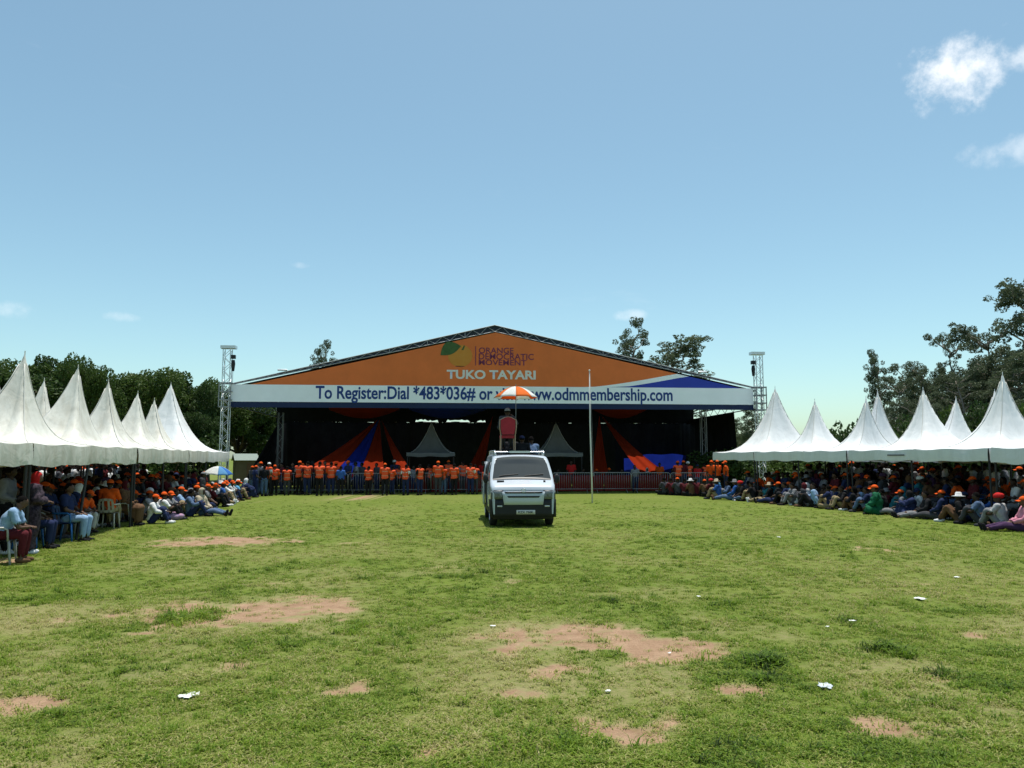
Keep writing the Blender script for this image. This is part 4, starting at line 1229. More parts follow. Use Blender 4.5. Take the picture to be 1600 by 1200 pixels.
# roof rack
rk = link('roof_rack', None, van)
for s in (-1, 1):
    MB().tube([(s * .70, 1.22, 1.98), (s * .72, 1.26, 2.07), (s * .72, 1.4, 2.115), (s * .72, 4.2, 2.115), (s * .72, 4.4, 1.98)], .024, 8).build('rail', [ALU], rk, True)
    for y in (1.7, 2.5, 3.3, 4.1): rod('stanchion', (s * .72, y, 1.90), (s * .72, y, 2.115), .016, ALU, rk)
rod('front_bar', (-.72, 1.30, 2.085), (.72, 1.30, 2.085), .020, ALU, rk)
MB().box((.02, 1.285, 2.085), (.62, .03, .06)).build('front_plate', [ALU], rk)
DECK = mat('rack_deck', (.16, .14, .12), .8, var=.2, scale=6)
for k in range(9):
    MB().box((0, 1.50 + k * .33, 2.075), (1.36, .20, .02)).build('deck_slat', [DECK], rk)
DECKZ = 2.086

# ------------------------------------------------------------------ litter
LIT = mat('white_litter', (.78, .78, .76), .6, var=.08, scale=30); CLR = mat('clear_plastic', (.55, .58, .60), .15, var=.2, scale=30, spec=.8)
def litter(px, py, wpx, label, m=LIT, hpx=4, seed=0, name='paper_scrap', cat='litter'):
    c = gp(px, py); rnd = random.Random(seed + int(px)); w = .8 * wpx / FPX * c.y; mb = MB(); P = []
    n = 7
    for i in range(n):
        row = []
        for j in range(5):
            x = (i / (n - 1) - .5) * w; y = (j / 4 - .5) * w * .7
            row.append(Vector((x + rnd.uniform(-.1, .1) * w, y * (1 - .5 * abs(i - 3) / 3 * rnd.random()) + rnd.uniform(-.1, .1) * w, .004 + rnd.uniform(0, .11) * w)))
        P.append(row)
    o = mb.grid(P).build(name, [m]); o.location = (c.x, c.y, gz(c.x, c.y) + .012); o.rotation_euler = (0, 0, rnd.uniform(0, 3))
    sm_ = o.modifiers.new('t', 'SOLIDIFY'); sm_.thickness = .003
    return tag(o, label, cat, 'litter on the field')
litter(295, 1092, 40, 'torn white paper lying on grass below the bare earth lobes', name='torn_paper')
litter(1290, 1076, 36, 'crumpled clear plastic bag beside dark grass clumps', CLR, name='plastic_bag')
litter(1495, 904, 12, 'small pale scrap alone on smooth grass before the white tents')
litter(1438, 938, 22, 'thin pale strip of litter on smooth grass'); litter(1332, 973, 12, 'round white scrap near the dark grass clumps')
litter(1092, 933, 9, 'tiny pale scrap in the middle of the green'); litter(770, 980, 10, 'white bottle cap sized scrap at the edge of bare earth')
litter(1046, 1021, 7, 'tiny white speck lying on the bare earth patch'); litter(950, 1083, 12, 'pale scrap on thin grass below the bare patch')
litter(1217, 840, 8, 'pale scrap on the grass near the seated crowd'); litter(1293, 982, 9, 'little white scrap left of the round white one'.replace('left of', 'beside'))
# ------------------------------------------------------------------ people
SKINS = [mat('skin_%d' % i, c, .55, var=.1, scale=9, spec=.35) for i, c in enumerate([(.060, .030, .018), (.085, .043, .026), (.045, .023, .014), (.115, .060, .036)])]
EYE = mat('eye_dark', (.012, .008, .007), .3)
HAIR = mat('hair_black', (.008, .007, .007), .98, var=.4, scale=40, bump=.8, bscale=120, spec=.05)
PAL = {'orange': (.70, .092, .010), 'white': (.70, .70, .70), 'navy': (.020, .030, .085), 'black': (.014, .014, .016), 'grey': (.20, .20, .21), 'light blue': (.28, .42, .62),
       'blue': (.035, .11, .36), 'maroon': (.10, .014, .020), 'red': (.50, .020, .020), 'green': (.012, .115, .055), 'teal': (.025, .16, .20), 'brown': (.13, .070, .038),
       'khaki': (.30, .23, .13), 'pink': (.60, .24, .32), 'purple': (.06, .028, .075), 'charcoal': (.055, .055, .062), 'denim': (.09, .14, .24), 'sky blue': (.12, .36, .58), 'beige': (.45, .38, .28),
       'pale grey': (.42, .42, .43), 'yellow': (.65, .48, .05), 'dark print': (.05, .03, .05)}
mat('cloth_dark_print', (.007, .006, .008), .85, col2=(.10, .07, .095), scale=22, bump=.25, bscale=25, spec=.15)
def fab(c):
    return mat('cloth_' + c.replace(' ', '_'), PAL[c], .85, var=.16, scale=14, bump=.25, bscale=25, spec=.15)
def hivis():
    if 'hivis_vest' in MATS: return MATS['hivis_vest']
    m = mat('hivis_vest', (.80, .098, .030), .7, var=.08, scale=10, spec=.2)
    n, l = m.node_tree.nodes, m.node_tree.links
    b = n['Principled BSDF']; src = b.inputs['Base Color'].links[0].from_socket
    t = n.new('ShaderNodeTexCoord'); s = n.new('ShaderNodeSeparateXYZ'); l.new(t.outputs['Object'], s.inputs[0])
    w = n.new('ShaderNodeMath'); w.operation = 'PINGPONG'; w.inputs[1].default_value = .115; l.new(s.outputs['Z'], w.inputs[0])
    g = n.new('ShaderNodeMath'); g.operation = 'GREATER_THAN'; g.inputs[1].default_value = .103; l.new(w.outputs[0], g.inputs[0])
    mx = n.new('ShaderNodeMix'); mx.data_type = 'RGBA'; l.new(g.outputs[0], mx.inputs['Factor']); l.new(src, mx.inputs['A']); mx.inputs['B'].default_value = (.55, .38, .22, 1)
    l.new(mx.outputs['Result'], b.inputs['Base Color']); return m

def V(*a): return Vector(a)
def pose(pel, chest, neck, head, knee, ank, sho, elb, wri, foot=(0, 1, 0), knee2=None, ank2=None, elb2=None, wri2=None, hyaw=0, hpitch=0, foot2=None):
    m = lambda p: V(-p[0], p[1], p[2])
    return dict(pel=V(*pel), chest=V(*chest), neck=V(*neck), head=V(*head), knee=(V(*knee), V(*knee2) if knee2 else m(knee)), ank=(V(*ank), V(*ank2) if ank2 else m(ank)),
                sho=(V(*sho), m(sho)), elb=(V(*elb), V(*elb2) if elb2 else m(elb)), wri=(V(*wri), V(*wri2) if wri2 else m(wri)), foot=(V(*foot).normalized(), V(*(foot2 or foot)).normalized()), hyaw=hyaw, hpitch=hpitch)
POSES = {
    'stand': pose((0, 0, .93), (0, .0, 1.22), (0, -.01, 1.43), (0, .02, 1.575), (.10, .02, .50), (.11, -.02, .085), (.185, -.01, 1.375), (.235, -.03, 1.10), (.24, .06, .86)),
    'stand_turn': pose((0, 0, .93), (.01, .0, 1.22), (.01, 0, 1.43), (.02, .03, 1.575), (.10, .05, .50), (.12, .04, .085), (.185, -.01, 1.375), (.25, -.02, 1.11), (.16, .2, 1.02), elb2=(-.24, -.04, 1.1), wri2=(-.25, .05, .86), hyaw=.6, knee2=(-.09, 0, .5), ank2=(-.1, -.06, .085)),
    'stand_arms': pose((0, 0, .93), (0, .02, 1.22), (0, .03, 1.43), (0, .06, 1.57), (.10, .03, .50), (.11, -.02, .085), (.18, .02, 1.37), (.25, .10, 1.12), (.07, .27, 1.08), hpitch=-.1),
    'stand_reach': pose((0, 0, .93), (0, .02, 1.22), (0, .02, 1.43), (0, .05, 1.575), (.10, .02, .50), (.12, -.03, .085), (.185, .0, 1.375), (.26, .14, 1.18), (.16, .34, 1.36), elb2=(-.24, -.03, 1.1), wri2=(-.2, .14, .92), hyaw=-.3),
    'bend': pose((0, -.10, .92), (0, .15, 1.13), (0, .33, 1.25), (0, .45, 1.30), (.10, .02, .50), (.11, -.03, .085), (.18, .28, 1.22), (.22, .34, .95), (.15, .50, .76), hpitch=-.5),
    'chair': pose((0, 0, .555), (0, -.03, .84), (0, -.03, 1.05), (0, .01, 1.195), (.12, .42, .53), (.12, .40, .085), (.18, -.03, .995), (.24, .06, .73), (.11, .29, .64)),
    'chair_turn': pose((0, 0, .555), (.02, -.02, .84), (.03, 0, 1.05), (.05, .04, 1.195), (.14, .41, .53), (.15, .46, .085), (.18, -.01, .995), (.26, .05, .73), (.14, .3, .64), elb2=(-.23, .1, .75), wri2=(-.04, .3, .8), hyaw=.6, knee2=(-.1, .42, .53), ank2=(-.08, .36, .085)),
    'chair_lean': pose((0, 0, .555), (0, .13, .82), (0, .25, .99), (0, .33, 1.12), (.14, .42, .53), (.14, .38, .085), (.18, .22, .95), (.21, .34, .66), (.05, .48, .66), hpitch=-.25),
    'knees': pose((0, 0, .115), (0, .03, .41), (0, .07, .62), (0, .11, .765), (.12, .33, .45), (.10, .52, .085), (.18, .06, .57), (.24, .20, .37), (.05, .44, .36), hpitch=-.1),
    'knees_turn': pose((0, 0, .115), (.02, -.01, .41), (.03, .01, .62), (.05, .04, .765), (.13, .34, .44), (.11, .55, .085), (.18, .01, .57), (.26, .16, .38), (.13, .38, .45), hyaw=.7, elb2=(-.25, -.1, .34), wri2=(-.27, -.2, .1)),
    'legs_out': pose((0, 0, .115), (0, -.06, .41), (0, -.07, .62), (0, -.03, .765), (.11, .44, .17), (.13, .86, .07), (.18, -.07, .57), (.25, .03, .33), (.10, .26, .25), foot=(.1, .3, .95), foot2=(-.1, .3, .95)),
    'cross': pose((0, 0, .115), (0, .02, .41), (0, .04, .62), (0, .08, .765), (.35, .24, .16), (-.06, .33, .07), (.18, .03, .57), (.25, .14, .34), (.14, .30, .24), foot=(-.9, .4, 0), foot2=(.9, .4, 0), ank2=(.08, .26, .09)),
    'one_knee': pose((0, 0, .115), (.02, .02, .41), (.03, .04, .62), (.04, .08, .765), (.10, .34, .46), (.10, .50, .085), (.18, .03, .57), (.2, .24, .42), (.08, .42, .48), knee2=(-.33, .28, .13), ank2=(.0, .36, .07), foot2=(.8, .5, 0), hyaw=-.5),
    'chair_hold': pose((0, 0, .555), (0, -.03, .84), (0, -.03, 1.05), (0, .01, 1.195), (.12, .42, .53), (.12, .40, .085), (.18, -.03, .995), (.27, .13, .86), (.17, .26, 1.06), elb2=(-.24, .06, .73), wri2=(-.11, .29, .64)),
}
def seg_dist(P, a, b, ra, rb):
    d = b - a; L2 = max(1e-9, float(d.dot(d)))
    da = np.array(d); t = np.clip(((P - np.array(a)) @ da) / L2, 0, 1)
    return np.linalg.norm(P - (np.array(a) + t[:, None] * da), axis=1) - (ra + (rb - ra) * t), t
BODY = {}
def head_mesh(mb, c, rot):
    def fn(q):
        q = q.copy()
        if q.z < 0: q.x *= 1 - .30 * (-q.z / .12) ** 1.5; q.y *= 1 - .12 * (-q.z / .12)
        if q.z < -.03 and q.y > .04: q.y += .008
        if q.y > .05 and abs(q.z) < .03 and abs(q.x) > .012: q.y -= .008
        return q
    mb.ball(c, (.078, .098, .118), 16, 12, rot, 0, fn)
    mb.add([c + rot @ V(*p) for p in ((-.008, .088, .018), (.008, .088, .018), (-.019, .086, -.030), (.019, .086, -.030), (0, .118, -.024))], [(0, 4, 1), (0, 2, 4), (1, 4, 3), (2, 3, 4)])
    for s in (-1, 1):
        mb.ball(c + rot @ V(s * .079, -.008, -.004), (.011, .022, .032), 6, 5, rot)
        mb.ball(c + rot @ V(s * .030, .083, .008), (.013, .008, .008), 6, 4, rot, 1)
    mb.ball(c + rot @ V(0, .085, -.058), (.024, .009, .009), 8, 4, rot, 1)
def hand(mb, w, d, up):
    d = d.normalized(); lat = d.cross(up); lat = lat.normalized() if lat.length > .05 else d.orthogonal().normalized(); nrm = lat.cross(d)
    M = Matrix((lat, d, nrm)).transposed()
    mb.ball(w + d * .05, (.040, .055, .018), 8, 6, M)
    for i, (o, L) in enumerate(((-.030, .062), (-.010, .074), (.010, .070), (.030, .055))):
        a = w + d * .092 + lat * o; b = a + d * L * .5 - nrm * .006; c = b + d * L * .32 - nrm * .030
        mb.tube([a, b, c], [.010, .009, .007], 5)
    a = w + d * .035 + lat * .034; mb.tube([a, a + d * .030 + lat * .030 - nrm * .008, a + d * .060 + lat * .032 - nrm * .02], [.012, .010, .008], 5)
def build_body(key):
    if key in BODY: return BODY[key]
    p = POSES[key]; prim = []; sides = []; cur = [0]       # (tag, a, b, ra, rb)
    mb = MB()
    def cap(tag_, a, b, ra, rb):
        prim.append((tag_, a.copy(), b.copy(), ra, rb)); sides.append(cur[0]); n = 6
        d = b - a
        mb.tube([a.lerp(b, t / n) for t in range(n + 1)], [ra + (rb - ra) * t / n for t in range(n + 1)], 10); mb.ball(a, ra, 10, 8); mb.ball(b, rb, 10, 8)
    up = (p['chest'] - p['pel']).normalized()
    side = V(1, 0, 0); fwd = up.cross(side) * -1
    M = Matrix((side, up.cross(side).normalized() * 1.0, up)).transposed()
    def ell(tag_, c, r):
        mb.ball(c, r, 16, 10, M); prim.append((tag_, c - side * (r[0] - r[1]), c + side * (r[0] - r[1]), r[1], r[1])); sides.append(0)
    pel, ch, nk = p['pel'], p['chest'], p['neck']
    ell('pelvis', pel, (.165, .115, .115)); ell('torso', pel.lerp(ch, .42), (.142, .105, .13)); ell('torso', ch, (.168, .118, .15))
    ell('torso', ch.lerp(nk, .48), (.165, .10, .085)); ell('torso', pel.lerp(ch, .7), (.150, .108, .13))
    cap('neck', nk - up * .06, p['head'] - V(0, 0, .05), .062, .052)
    for s in (0, 1):
        cur[0] = s; hip = pel + V(.088 if s == 0 else -.088, .02, -.03)
        cap('thigh', hip, p['knee'][s], .092, .062); cap('shin', p['knee'][s], p['ank'][s], .060, .038)
        a, f = p['ank'][s], p['foot'][s]
        dn = V(0, 0, -1) if abs(f.z) < .5 else (a - p['knee'][s]).normalized()
        cap('foot', a + dn * .040 - f * .045, a + dn * .050 + f * .135, .040, .034)
        sh = p['sho'][s]
        cap('torso', nk - up * .05, sh, .06, .060); cap('uparm', sh, p['elb'][s], .055, .043); cap('forearm', p['elb'][s], p['wri'][s], .042, .028)
    me = mb.mesh('tmp'); o = bpy.data.objects.new('tmp', me); COL.objects.link(o)
    rm = o.modifiers.new('r', 'REMESH'); rm.mode = 'VOXEL'; rm.voxel_size = .020
    sm = o.modifiers.new('s', 'SMOOTH'); sm.iterations = 4; sm.factor = .5
    dc = o.modifiers.new('d', 'DECIMATE'); dc.ratio = .30
    dg = bpy.context.evaluated_depsgraph_get(); em = bpy.data.meshes.new_from_object(o.evaluated_get(dg))
    bpy.data.objects.remove(o)
    nv = len(em.vertices); co = np.empty(nv * 3); em.vertices.foreach_get('co', co); co = co.reshape(-1, 3)
    nrm = np.empty(nv * 3); em.vertices.foreach_get('normal', nrm); nrm = nrm.reshape(-1, 3)
    polys = [tuple(q.vertices) for q in em.polygons]
    D = []; T = []
    for (tg, a, b, ra, rb) in prim:
        d, t = seg_dist(co, a, b, ra, rb); D.append(d); T.append(t)
    D = np.array(D); T = np.array(T); near = D.argmin(0); tt = T[near, np.arange(nv)]; tags = np.array([q[0] for q in prim])[near]
    spine = (co - np.array(pel)) @ np.array(up)
    bm_ = MB(); bm_.add([tuple(c) for c in co], polys)
    hr = Euler((p['hpitch'], 0, p['hyaw'])).to_matrix()
    head_mesh(bm_, p['head'], hr)
    for s in (0, 1):
        hand(bm_, p['wri'][s], p['wri'][s] - p['elb'][s], V(0, 0, 1))
    me = bm_.mesh('body', [SKINS[0], EYE], True)
    BODY[key] = dict(me=me, co=co, nrm=nrm, polys=polys, tags=tags, t=tt, side=np.array(sides)[near], spine=spine, head=p['head'], hrot=hr, p=p, cloth={})
    return BODY[key]
_cr = np.random.RandomState(77)
def garment(key, kind):
    B = build_body(key)
    if kind in B['cloth']: return B['cloth'][kind]
    tg, t, sp = B['tags'], B['t'], B['spine']
    torso = (tg == 'torso'); up_ = (tg == 'uparm'); fo = (tg == 'forearm'); pel = (tg == 'pelvis'); th = (tg == 'thigh'); sh = (tg == 'shin'); ft = (tg == 'foot'); nk = (tg == 'neck') & (t < .25)
    fold = .006
    if kind == 'shirt': sel = torso | (pel & (sp > -.02)) | (up_ & (t < .80)) | nk; off = .024
    elif kind == 'long_shirt': sel = torso | (pel & (sp > -.02)) | up_ | (fo & (t < .92)) | nk; off = .026
    elif kind == 'vest': sel = torso & (sp > .0) | (pel & (sp > -.04)) | (up_ & (t < .14)); off = .042
    elif kind == 'trousers': sel = pel | th | (sh & (t < .93)); off = .020
    elif kind == 'shorts': sel = pel | (th & (t < .95)); off = .03
    elif kind in ('shoe0', 'shoe1'): sel = ft & (B['side'] == int(kind[-1])); off = .012; fold = 0
    elif kind == 'robe': sel = torso | pel | up_ | (fo & (t < .9)) | th | (sh & (t < .95)) | nk; off = .045; fold = .016
    n = len(tg); w = np.zeros(n)
    ph = _cr.rand(3) * 6
    c = B['co']
    w = fold * (np.sin(c[:, 0] * 38 + c[:, 2] * 31 + ph[0]) + np.sin(c[:, 1] * 44 - c[:, 2] * 27 + ph[1]))
    P = c + B['nrm'] * (off + w)[:, None]
    ins = c + B['nrm'] * .003
    fs = [f for f in B['polys'] if sum(sel[i] for i in f) * 2 > len(f)]
    used = sorted({i for f in fs for i in f}); mp = {a: b for b, a in enumerate(used)}
    mb = MB(); mb.add([P[i] for i in used], [tuple(mp[i] for i in f) for f in fs])
    # turned-in hems
    cnt = {}
    for f in fs:
        for a, b in zip(f, f[1:] + f[:1]):
            k = (min(a, b), max(a, b)); cnt.setdefault(k, []).append((a, b))
    inn = {}
    for k, v in cnt.items():
        if len(v) == 1:
            a, b = v[0]
            for q in (a, b):
                if q not in inn: inn[q] = len(mb.v); mb.v.append(tuple(ins[q]))
            mb.f.append((mp[b], mp[a], inn[a], inn[b])); mb.mi.append(0)
    if kind == 'robe':      # the skirt hangs over both legs
        low = c[pel | th | (sh & (t < .93))]
        b2 = bmesh.new()
        for q in low[::2]: b2.verts.new(q)
        r_ = bmesh.ops.convex_hull(b2, input=b2.verts)
        bmesh.ops.delete(b2, geom=[v for v in b2.verts if not v.link_faces], context='VERTS')
        bmesh.ops.triangulate(b2, faces=b2.faces)
        for _ in range(3):
            bmesh.ops.subdivide_edges(b2, edges=[e for e in b2.edges if e.calc_length() > .09], cuts=1)
            bmesh.ops.triangulate(b2, faces=b2.faces)
        b2.normal_update()
        cen = low.mean(0); P2_ = []
        b2.verts.index_update()
        for v in b2.verts:
            f = .018 * math.sin(v.co.x * 30 + v.co.y * 22 + ph[2]) + .012 * math.sin(v.co.y * 41 - v.co.x * 17)
            P2_.append(v.co + v.normal * (.022 + f))
        mb.add([(q.x, q.y, max(q.z, .012)) for q in P2_], [tuple(v.index for v in f.verts) for f in b2.faces]); b2.free()
    me = mb.mesh(kind, [fab('white')], True); B['cloth'][kind] = me
    return me
HEADGEAR = {}
def headgear(kind):
    if kind in HEADGEAR: return HEADGEAR[kind]
    mb = MB()
    if kind == 'hair':
        mb.ball((0, -.012, .018), (.086, .100, .112), 16, 10, fn=lambda q: V(q.x, min(q.y, .085 + (q.z - .05) * .3) if q.z < .075 else q.y, max(q.z, -.035 if q.y < .03 else .048)))
    elif kind == 'long_hair':
        mb.ball((0, -.020, .010), (.095, .105, .125), 16, 10, fn=lambda q: V(q.x * 1.04, min(q.y, .06) if q.z < .06 else q.y, q.z * (1.35 if q.z < 0 and q.y < 0 else 1) if q.y < .02 else max(q.z, .05)))
    elif kind == 'cap':
        mb.ball((0, -.008, .030), (.094, .110, .105), 16, 10, fn=lambda q: V(q.x, q.y, max(q.z, .005)))
        P = []
        for i in range(5):
            r = i / 4; row = []
            for j in range(9):
                a = -1 + 2 * j / 8; row.append(V(a * .088 * (1 - .15 * r * abs(a)), .075 + (1 - a * a) * .030 + r * .085 * (1 - .35 * a * a), .040 - .020 * r - .022 * a * a))
            P.append(row)
        mb.grid(P); mb.grid([[q - V(0, 0, .006) for q in r] for r in P], flip=True)
    elif kind == 'scarf':
        mb.ball((0, -.015, .012), (.098, .112, .132), 16, 12, fn=lambda q: V(q.x, min(q.y, .066) if q.z < .055 else q.y, q.z))
        mb.ball((0, -.03, -.15), (.125, .105, .10), 14, 8)
    elif kind == 'wrap':
        mb.ball((0, -.03, .055), (.112, .125, .105), 16, 10, fn=lambda q: V(q.x, q.y, max(q.z, -.03)))
        mb.ball((0, -.11, .07), (.075, .07, .07), 12, 8)
    elif kind == 'hat':
        mb.lathe([(.0, .150), (.06, .148), (.086, .125), (.094, .045), (.19, .025), (.185, .018), (.09, .032)], 20)
    HEADGEAR[kind] = mb.mesh(kind, [HAIR], True)
    return HEADGEAR[kind]
def setmat(o, m, i=0):
    o.material_slots[i].link = 'OBJECT'; o.material_slots[i].material = m
HEADWORD = {'hair': 'short black hair', 'long_hair': 'long black hair', 'cap': '%s cap', 'scarf': '%s headscarf', 'wrap': '%s head wrap', 'hat': '%s brimmed hat'}
NP = [0]; SEEN = {}
prnd = random.Random(21)
def person(x, y, z, face, ps, head=('hair', None), top='white', bottom='black', long=False, vest=False, robe=None, skin=None, size=None, label=None, place='', group=None, shoes='black', bare=False):
    NP[0] += 1
    B = build_body(ps)
    o = link('person', B['me'], None, (x, y, z), (0, 0, face - math.pi / 2), size if size else prnd.uniform(.94, 1.05))
    setmat(o, SKINS[prnd.randrange(4) if skin is None else skin])
    parts = []
    if robe:
        c = link('robe', garment(ps, 'robe'), o); setmat(c, fab(robe))
    else:
        c = link('trousers', garment(ps, 'trousers'), o); setmat(c, fab(bottom))
        c = link('shirt', garment(ps, 'long_shirt' if long else 'shirt'), o); setmat(c, fab(top))
        if vest: c = link('vest', garment(ps, 'vest'), o); setmat(c, hivis())
    for q in '01': setmat(link('shoe', garment(ps, 'shoe' + q), o), fab(shoes))
    hk, hc = head
    nm = {'hair': 'hair', 'long_hair': 'hair', 'cap': 'cap', 'scarf': 'headscarf', 'wrap': 'head_wrap', 'hat': 'hat'}[hk]
    def hg(k, n):
        q = link(n, headgear(k), o, B['head']); q.rotation_euler = B['hrot'].to_euler(); return q
    q = hg(hk, nm); setmat(q, HAIR if hc is None else fab(hc))
    if hk in ('cap', 'hat'): hg('hair', 'hair').scale = (.985, .985, .9)
    pw = 'standing' if ps.startswith('stand') else 'bending' if ps == 'bend' else 'on chair' if ps.startswith('chair') else 'on grass'
    if not label:
        hw = HEADWORD[hk] % hc if '%' in HEADWORD[hk] else HEADWORD[hk]
        cl = ('%s robe' % robe) if robe else ('%s shirt, orange vest' % top if vest else '%s shirt, %s trousers' % (top, bottom))
        label = 'person with %s, %s, %s %s' % (hw, cl, pw, place)
    tag(o, label, 'person', group)
    return o
# ---- plastic chairs
CH = {}
def chair_parts(n_legs=4):
    seat = MB(); P = [[V(-.21 + .42 * i / 6, -.20 + .42 * j / 6, .43 - .014 * math.sin(math.pi * i / 6) * math.sin(math.pi * j / 6)) for j in range(7)] for i in range(7)]
    seat.grid(P, flip=True); seat.grid([[q - V(0, 0, .02) for q in r] for r in P])
    back = MB(); P = [[V((-.20 + .40 * i / 8) * (1 - .12 * (j / 6) ** 2), -.20 - .10 * j / 6 + .03 * (abs(i - 4) / 4) ** 2, .44 + .38 * j / 6 - .03 * (abs(i - 4) / 4) ** 3 * (j / 6)) for j in range(7)] for i in range(9)]
    # slotted backrest: outer frame and vertical slats
    for i in range(8):
        if i in (1, 3, 4, 6): continue
        back.grid(P[i:i + 2]); back.grid([[q - V(0, .018, 0) for q in r] for r in P[i:i + 2]], flip=True)
    for j0, j1 in ((0, 1), (5, 6)):
        back.grid([r[j0:j1 + 1] for r in P]); back.grid([[q - V(0, .018, 0) for q in r[j0:j1 + 1]] for r in P], flip=True)
    legs = []
    for sx in (-1, 1):
        for sy in (-1, 1):
            l_ = MB(); l_.tube([(sx * .19, sy * .18, .42), (sx * .225, sy * .225 - (.02 if sy < 0 else 0), 0)], [.026, .018], 6); legs.append(l_)
    arms = []
    for sx in (-1, 1):
        a_ = MB(); a_.tube([(sx * .215, .17, .42), (sx * .235, .16, .62), (sx * .235, .10, .655), (sx * .225, -.18, .655), (sx * .19, -.25, .66)], [.018, .018, .022, .022, .016], 6); arms.append(a_)
    return seat, back, legs, arms
CHW = mat('plastic_cream', (.50, .47, .40), .4, var=.06); CHB = mat('plastic_blue', (.030, .16, .46), .4, var=.06); CHG = mat('plastic_grey', (.40, .40, .38), .4, var=.06); CHR = mat('plastic_maroon', (.16, .02, .02), .4)
def chair(x, y, z, face, m, label, group, full=False):
    if not CH:
        s, b, l_, a_ = chair_parts(); CH['p'] = [('seat', s.mesh('seat', CHW, True)), ('backrest', b.mesh('backrest', CHW, True))] + [('leg', q.mesh('leg', CHW, True)) for q in l_] + [('armrest', q.mesh('armrest', CHW, True)) for q in a_]
        j = MB()
        for q in [s, b] + l_ + a_: j.add(q.v, q.f)
        CH['j'] = j.mesh('plastic_chair', CHW, True)
    if full:
        o = thing('plastic_chair', label, 'chair', (x, y, z), face - math.pi / 2, group)
        for nm, me in CH['p']: setmat(link(nm, me, o), m)
    else:
        o = link('plastic_chair', CH['j'], None, (x, y, z), (0, 0, face - math.pi / 2)); setmat(o, m); tag(o, label, 'chair', group)
    return o
def seated(x, y, face, m, clabel, cgroup, ps='chair', full=False, **k):
    z = gz(x, y); sc = k.pop('size', None) or prnd.uniform(.94, 1.03)
    chair(x, y, z, face, m, clabel, cgroup, full)
    return person(x, y, z + .43 * (1 - sc) , face, ps, size=sc, **k)
A = lambda deg: R(deg)
CREAM, BRIGHT = 'by cream tents', 'by white tents'
# ---- the near crowd at the cream tents
g = gp(-14, 884); seated(g.x, g.y + .2, A(20), CHG, 'plastic chair under the person in light blue and maroon', 'near chairs', 'chair_lean', True, top='light blue', bottom='maroon', label='person in light blue shirt and maroon trousers leaning forward on a chair', group='crowd ' + CREAM, shoes='brown')
g = gp(22, 869) - V(.35, 0, 0); person(g.x, g.y + .25, gz(g.x, g.y), A(15), 'stand_turn', ('hair', None), 'grey', 'black', True, label='standing person in grey jumper and black trousers by the paired tent poles', group='crowd ' + CREAM, shoes='white', size=1.03)
g = gp(74, 866) - V(.35, 0, 0); person(g.x, g.y, gz(g.x, g.y), A(25), 'stand_arms', ('scarf', 'red'), robe='dark print', label='standing person with red headscarf and dark patterned long dress', group='crowd ' + CREAM, shoes='white', size=.95)
g = gp(120, 846) - V(.3, 0, 0); seated(g.x, g.y + .1, A(5), CHB, 'blue plastic chair under the person in light jeans', 'near chairs', 'chair', True, top='navy', bottom='light blue', label='person in navy top and pale jeans seated on blue chair', group='crowd ' + CREAM)
g = gp(58, 862); seated(g.x - .5, g.y + .5, A(15), CHB, 'blue plastic chair behind the standing red-scarfed person', 'near chairs', 'chair', True, top='charcoal', bottom='navy', label='person in dark clothes seated on blue chair behind the red-scarfed person', group='crowd ' + CREAM)
g = gp(142, 838) - V(.3, 0, 0); seated(g.x - .2, g.y + .3, A(-5), CHW, 'cream plastic chair under the small person in orange', 'near chairs', 'chair_lean', True, top='orange', bottom='pale grey', head=('cap', 'orange'), label='small person in orange cap and orange top hunched on cream chair', group='crowd ' + CREAM, size=.85)
g = gp(186, 826) - V(.3, 0, 0); seated(g.x, g.y, A(100), CHW, 'cream plastic chair under the broad-backed person in orange', 'near chairs', 'chair', True, top='orange', bottom='khaki', head=('cap', 'orange'), label='broad-backed person in orange shirt and orange cap facing away', group='crowd ' + CREAM, size=1.0)
g = gp(206, 824) - V(.3, 0, 0); seated(g.x - .1, g.y + .35, A(10), CHG, 'grey plastic chair under the person in a brown robe', 'near chairs', 'chair', True, robe='brown', head=('scarf', 'maroon'), label='person in brown robe seated beside the orange-shirted person', group='crowd ' + CREAM)
g = gp(236, 818); person(g.x, g.y, gz(g.x, g.y), A(10), 'knees', ('cap', 'orange'), 'white', 'navy', True, label='person in orange cap, white and navy tracksuit, knees up on grass', group='crowd ' + CREAM, shoes='white')
g = gp(222, 816); person(g.x - .5, g.y + .3, gz(g.x, g.y), A(20), 'cross', ('cap', 'orange'), 'charcoal', 'black', label='person in orange cap and charcoal shirt beside the tracksuit wearer', group='crowd ' + CREAM)
g = gp(256, 812); person(g.x, g.y + .3, gz(g.x, g.y), A(0), 'one_knee', ('cap', 'orange'), 'grey', 'black', label='person in orange cap behind the pink bundle on the grass', group='crowd ' + CREAM)
g = gp(292, 808); person(g.x, g.y + .2, gz(g.x, g.y), A(10), 'knees_turn', ('hair', None), 'denim', 'navy', True, label='bare-headed person in denim jacket sitting near the hooded one', group='crowd ' + CREAM)
g = gp(278, 806); person(g.x - .3, g.y + .6, gz(g.x, g.y), A(20), 'knees', ('cap', 'orange'), 'light blue', 'denim', True, label='person in orange cap and pale blue shirt behind the denim jacket', group='crowd ' + CREAM)
g = gp(316, 806); person(g.x, g.y, gz(g.x, g.y), A(-8), 'legs_out', ('scarf', 'beige'), 'beige', 'denim', True, label='person in pale hooded top with legs stretched out on the grass', group='crowd ' + CREAM, size=1.02, shoes='black')
g = gp(312, 800); person(g.x - .3, g.y + .9, gz(g.x, g.y), A(12), 'chair_turn' if False else 'stand_turn', ('cap', 'grey'), 'charcoal', 'grey', True, label='person in grey cap standing behind the pale hooded sitter', group='crowd ' + CREAM, size=.82)
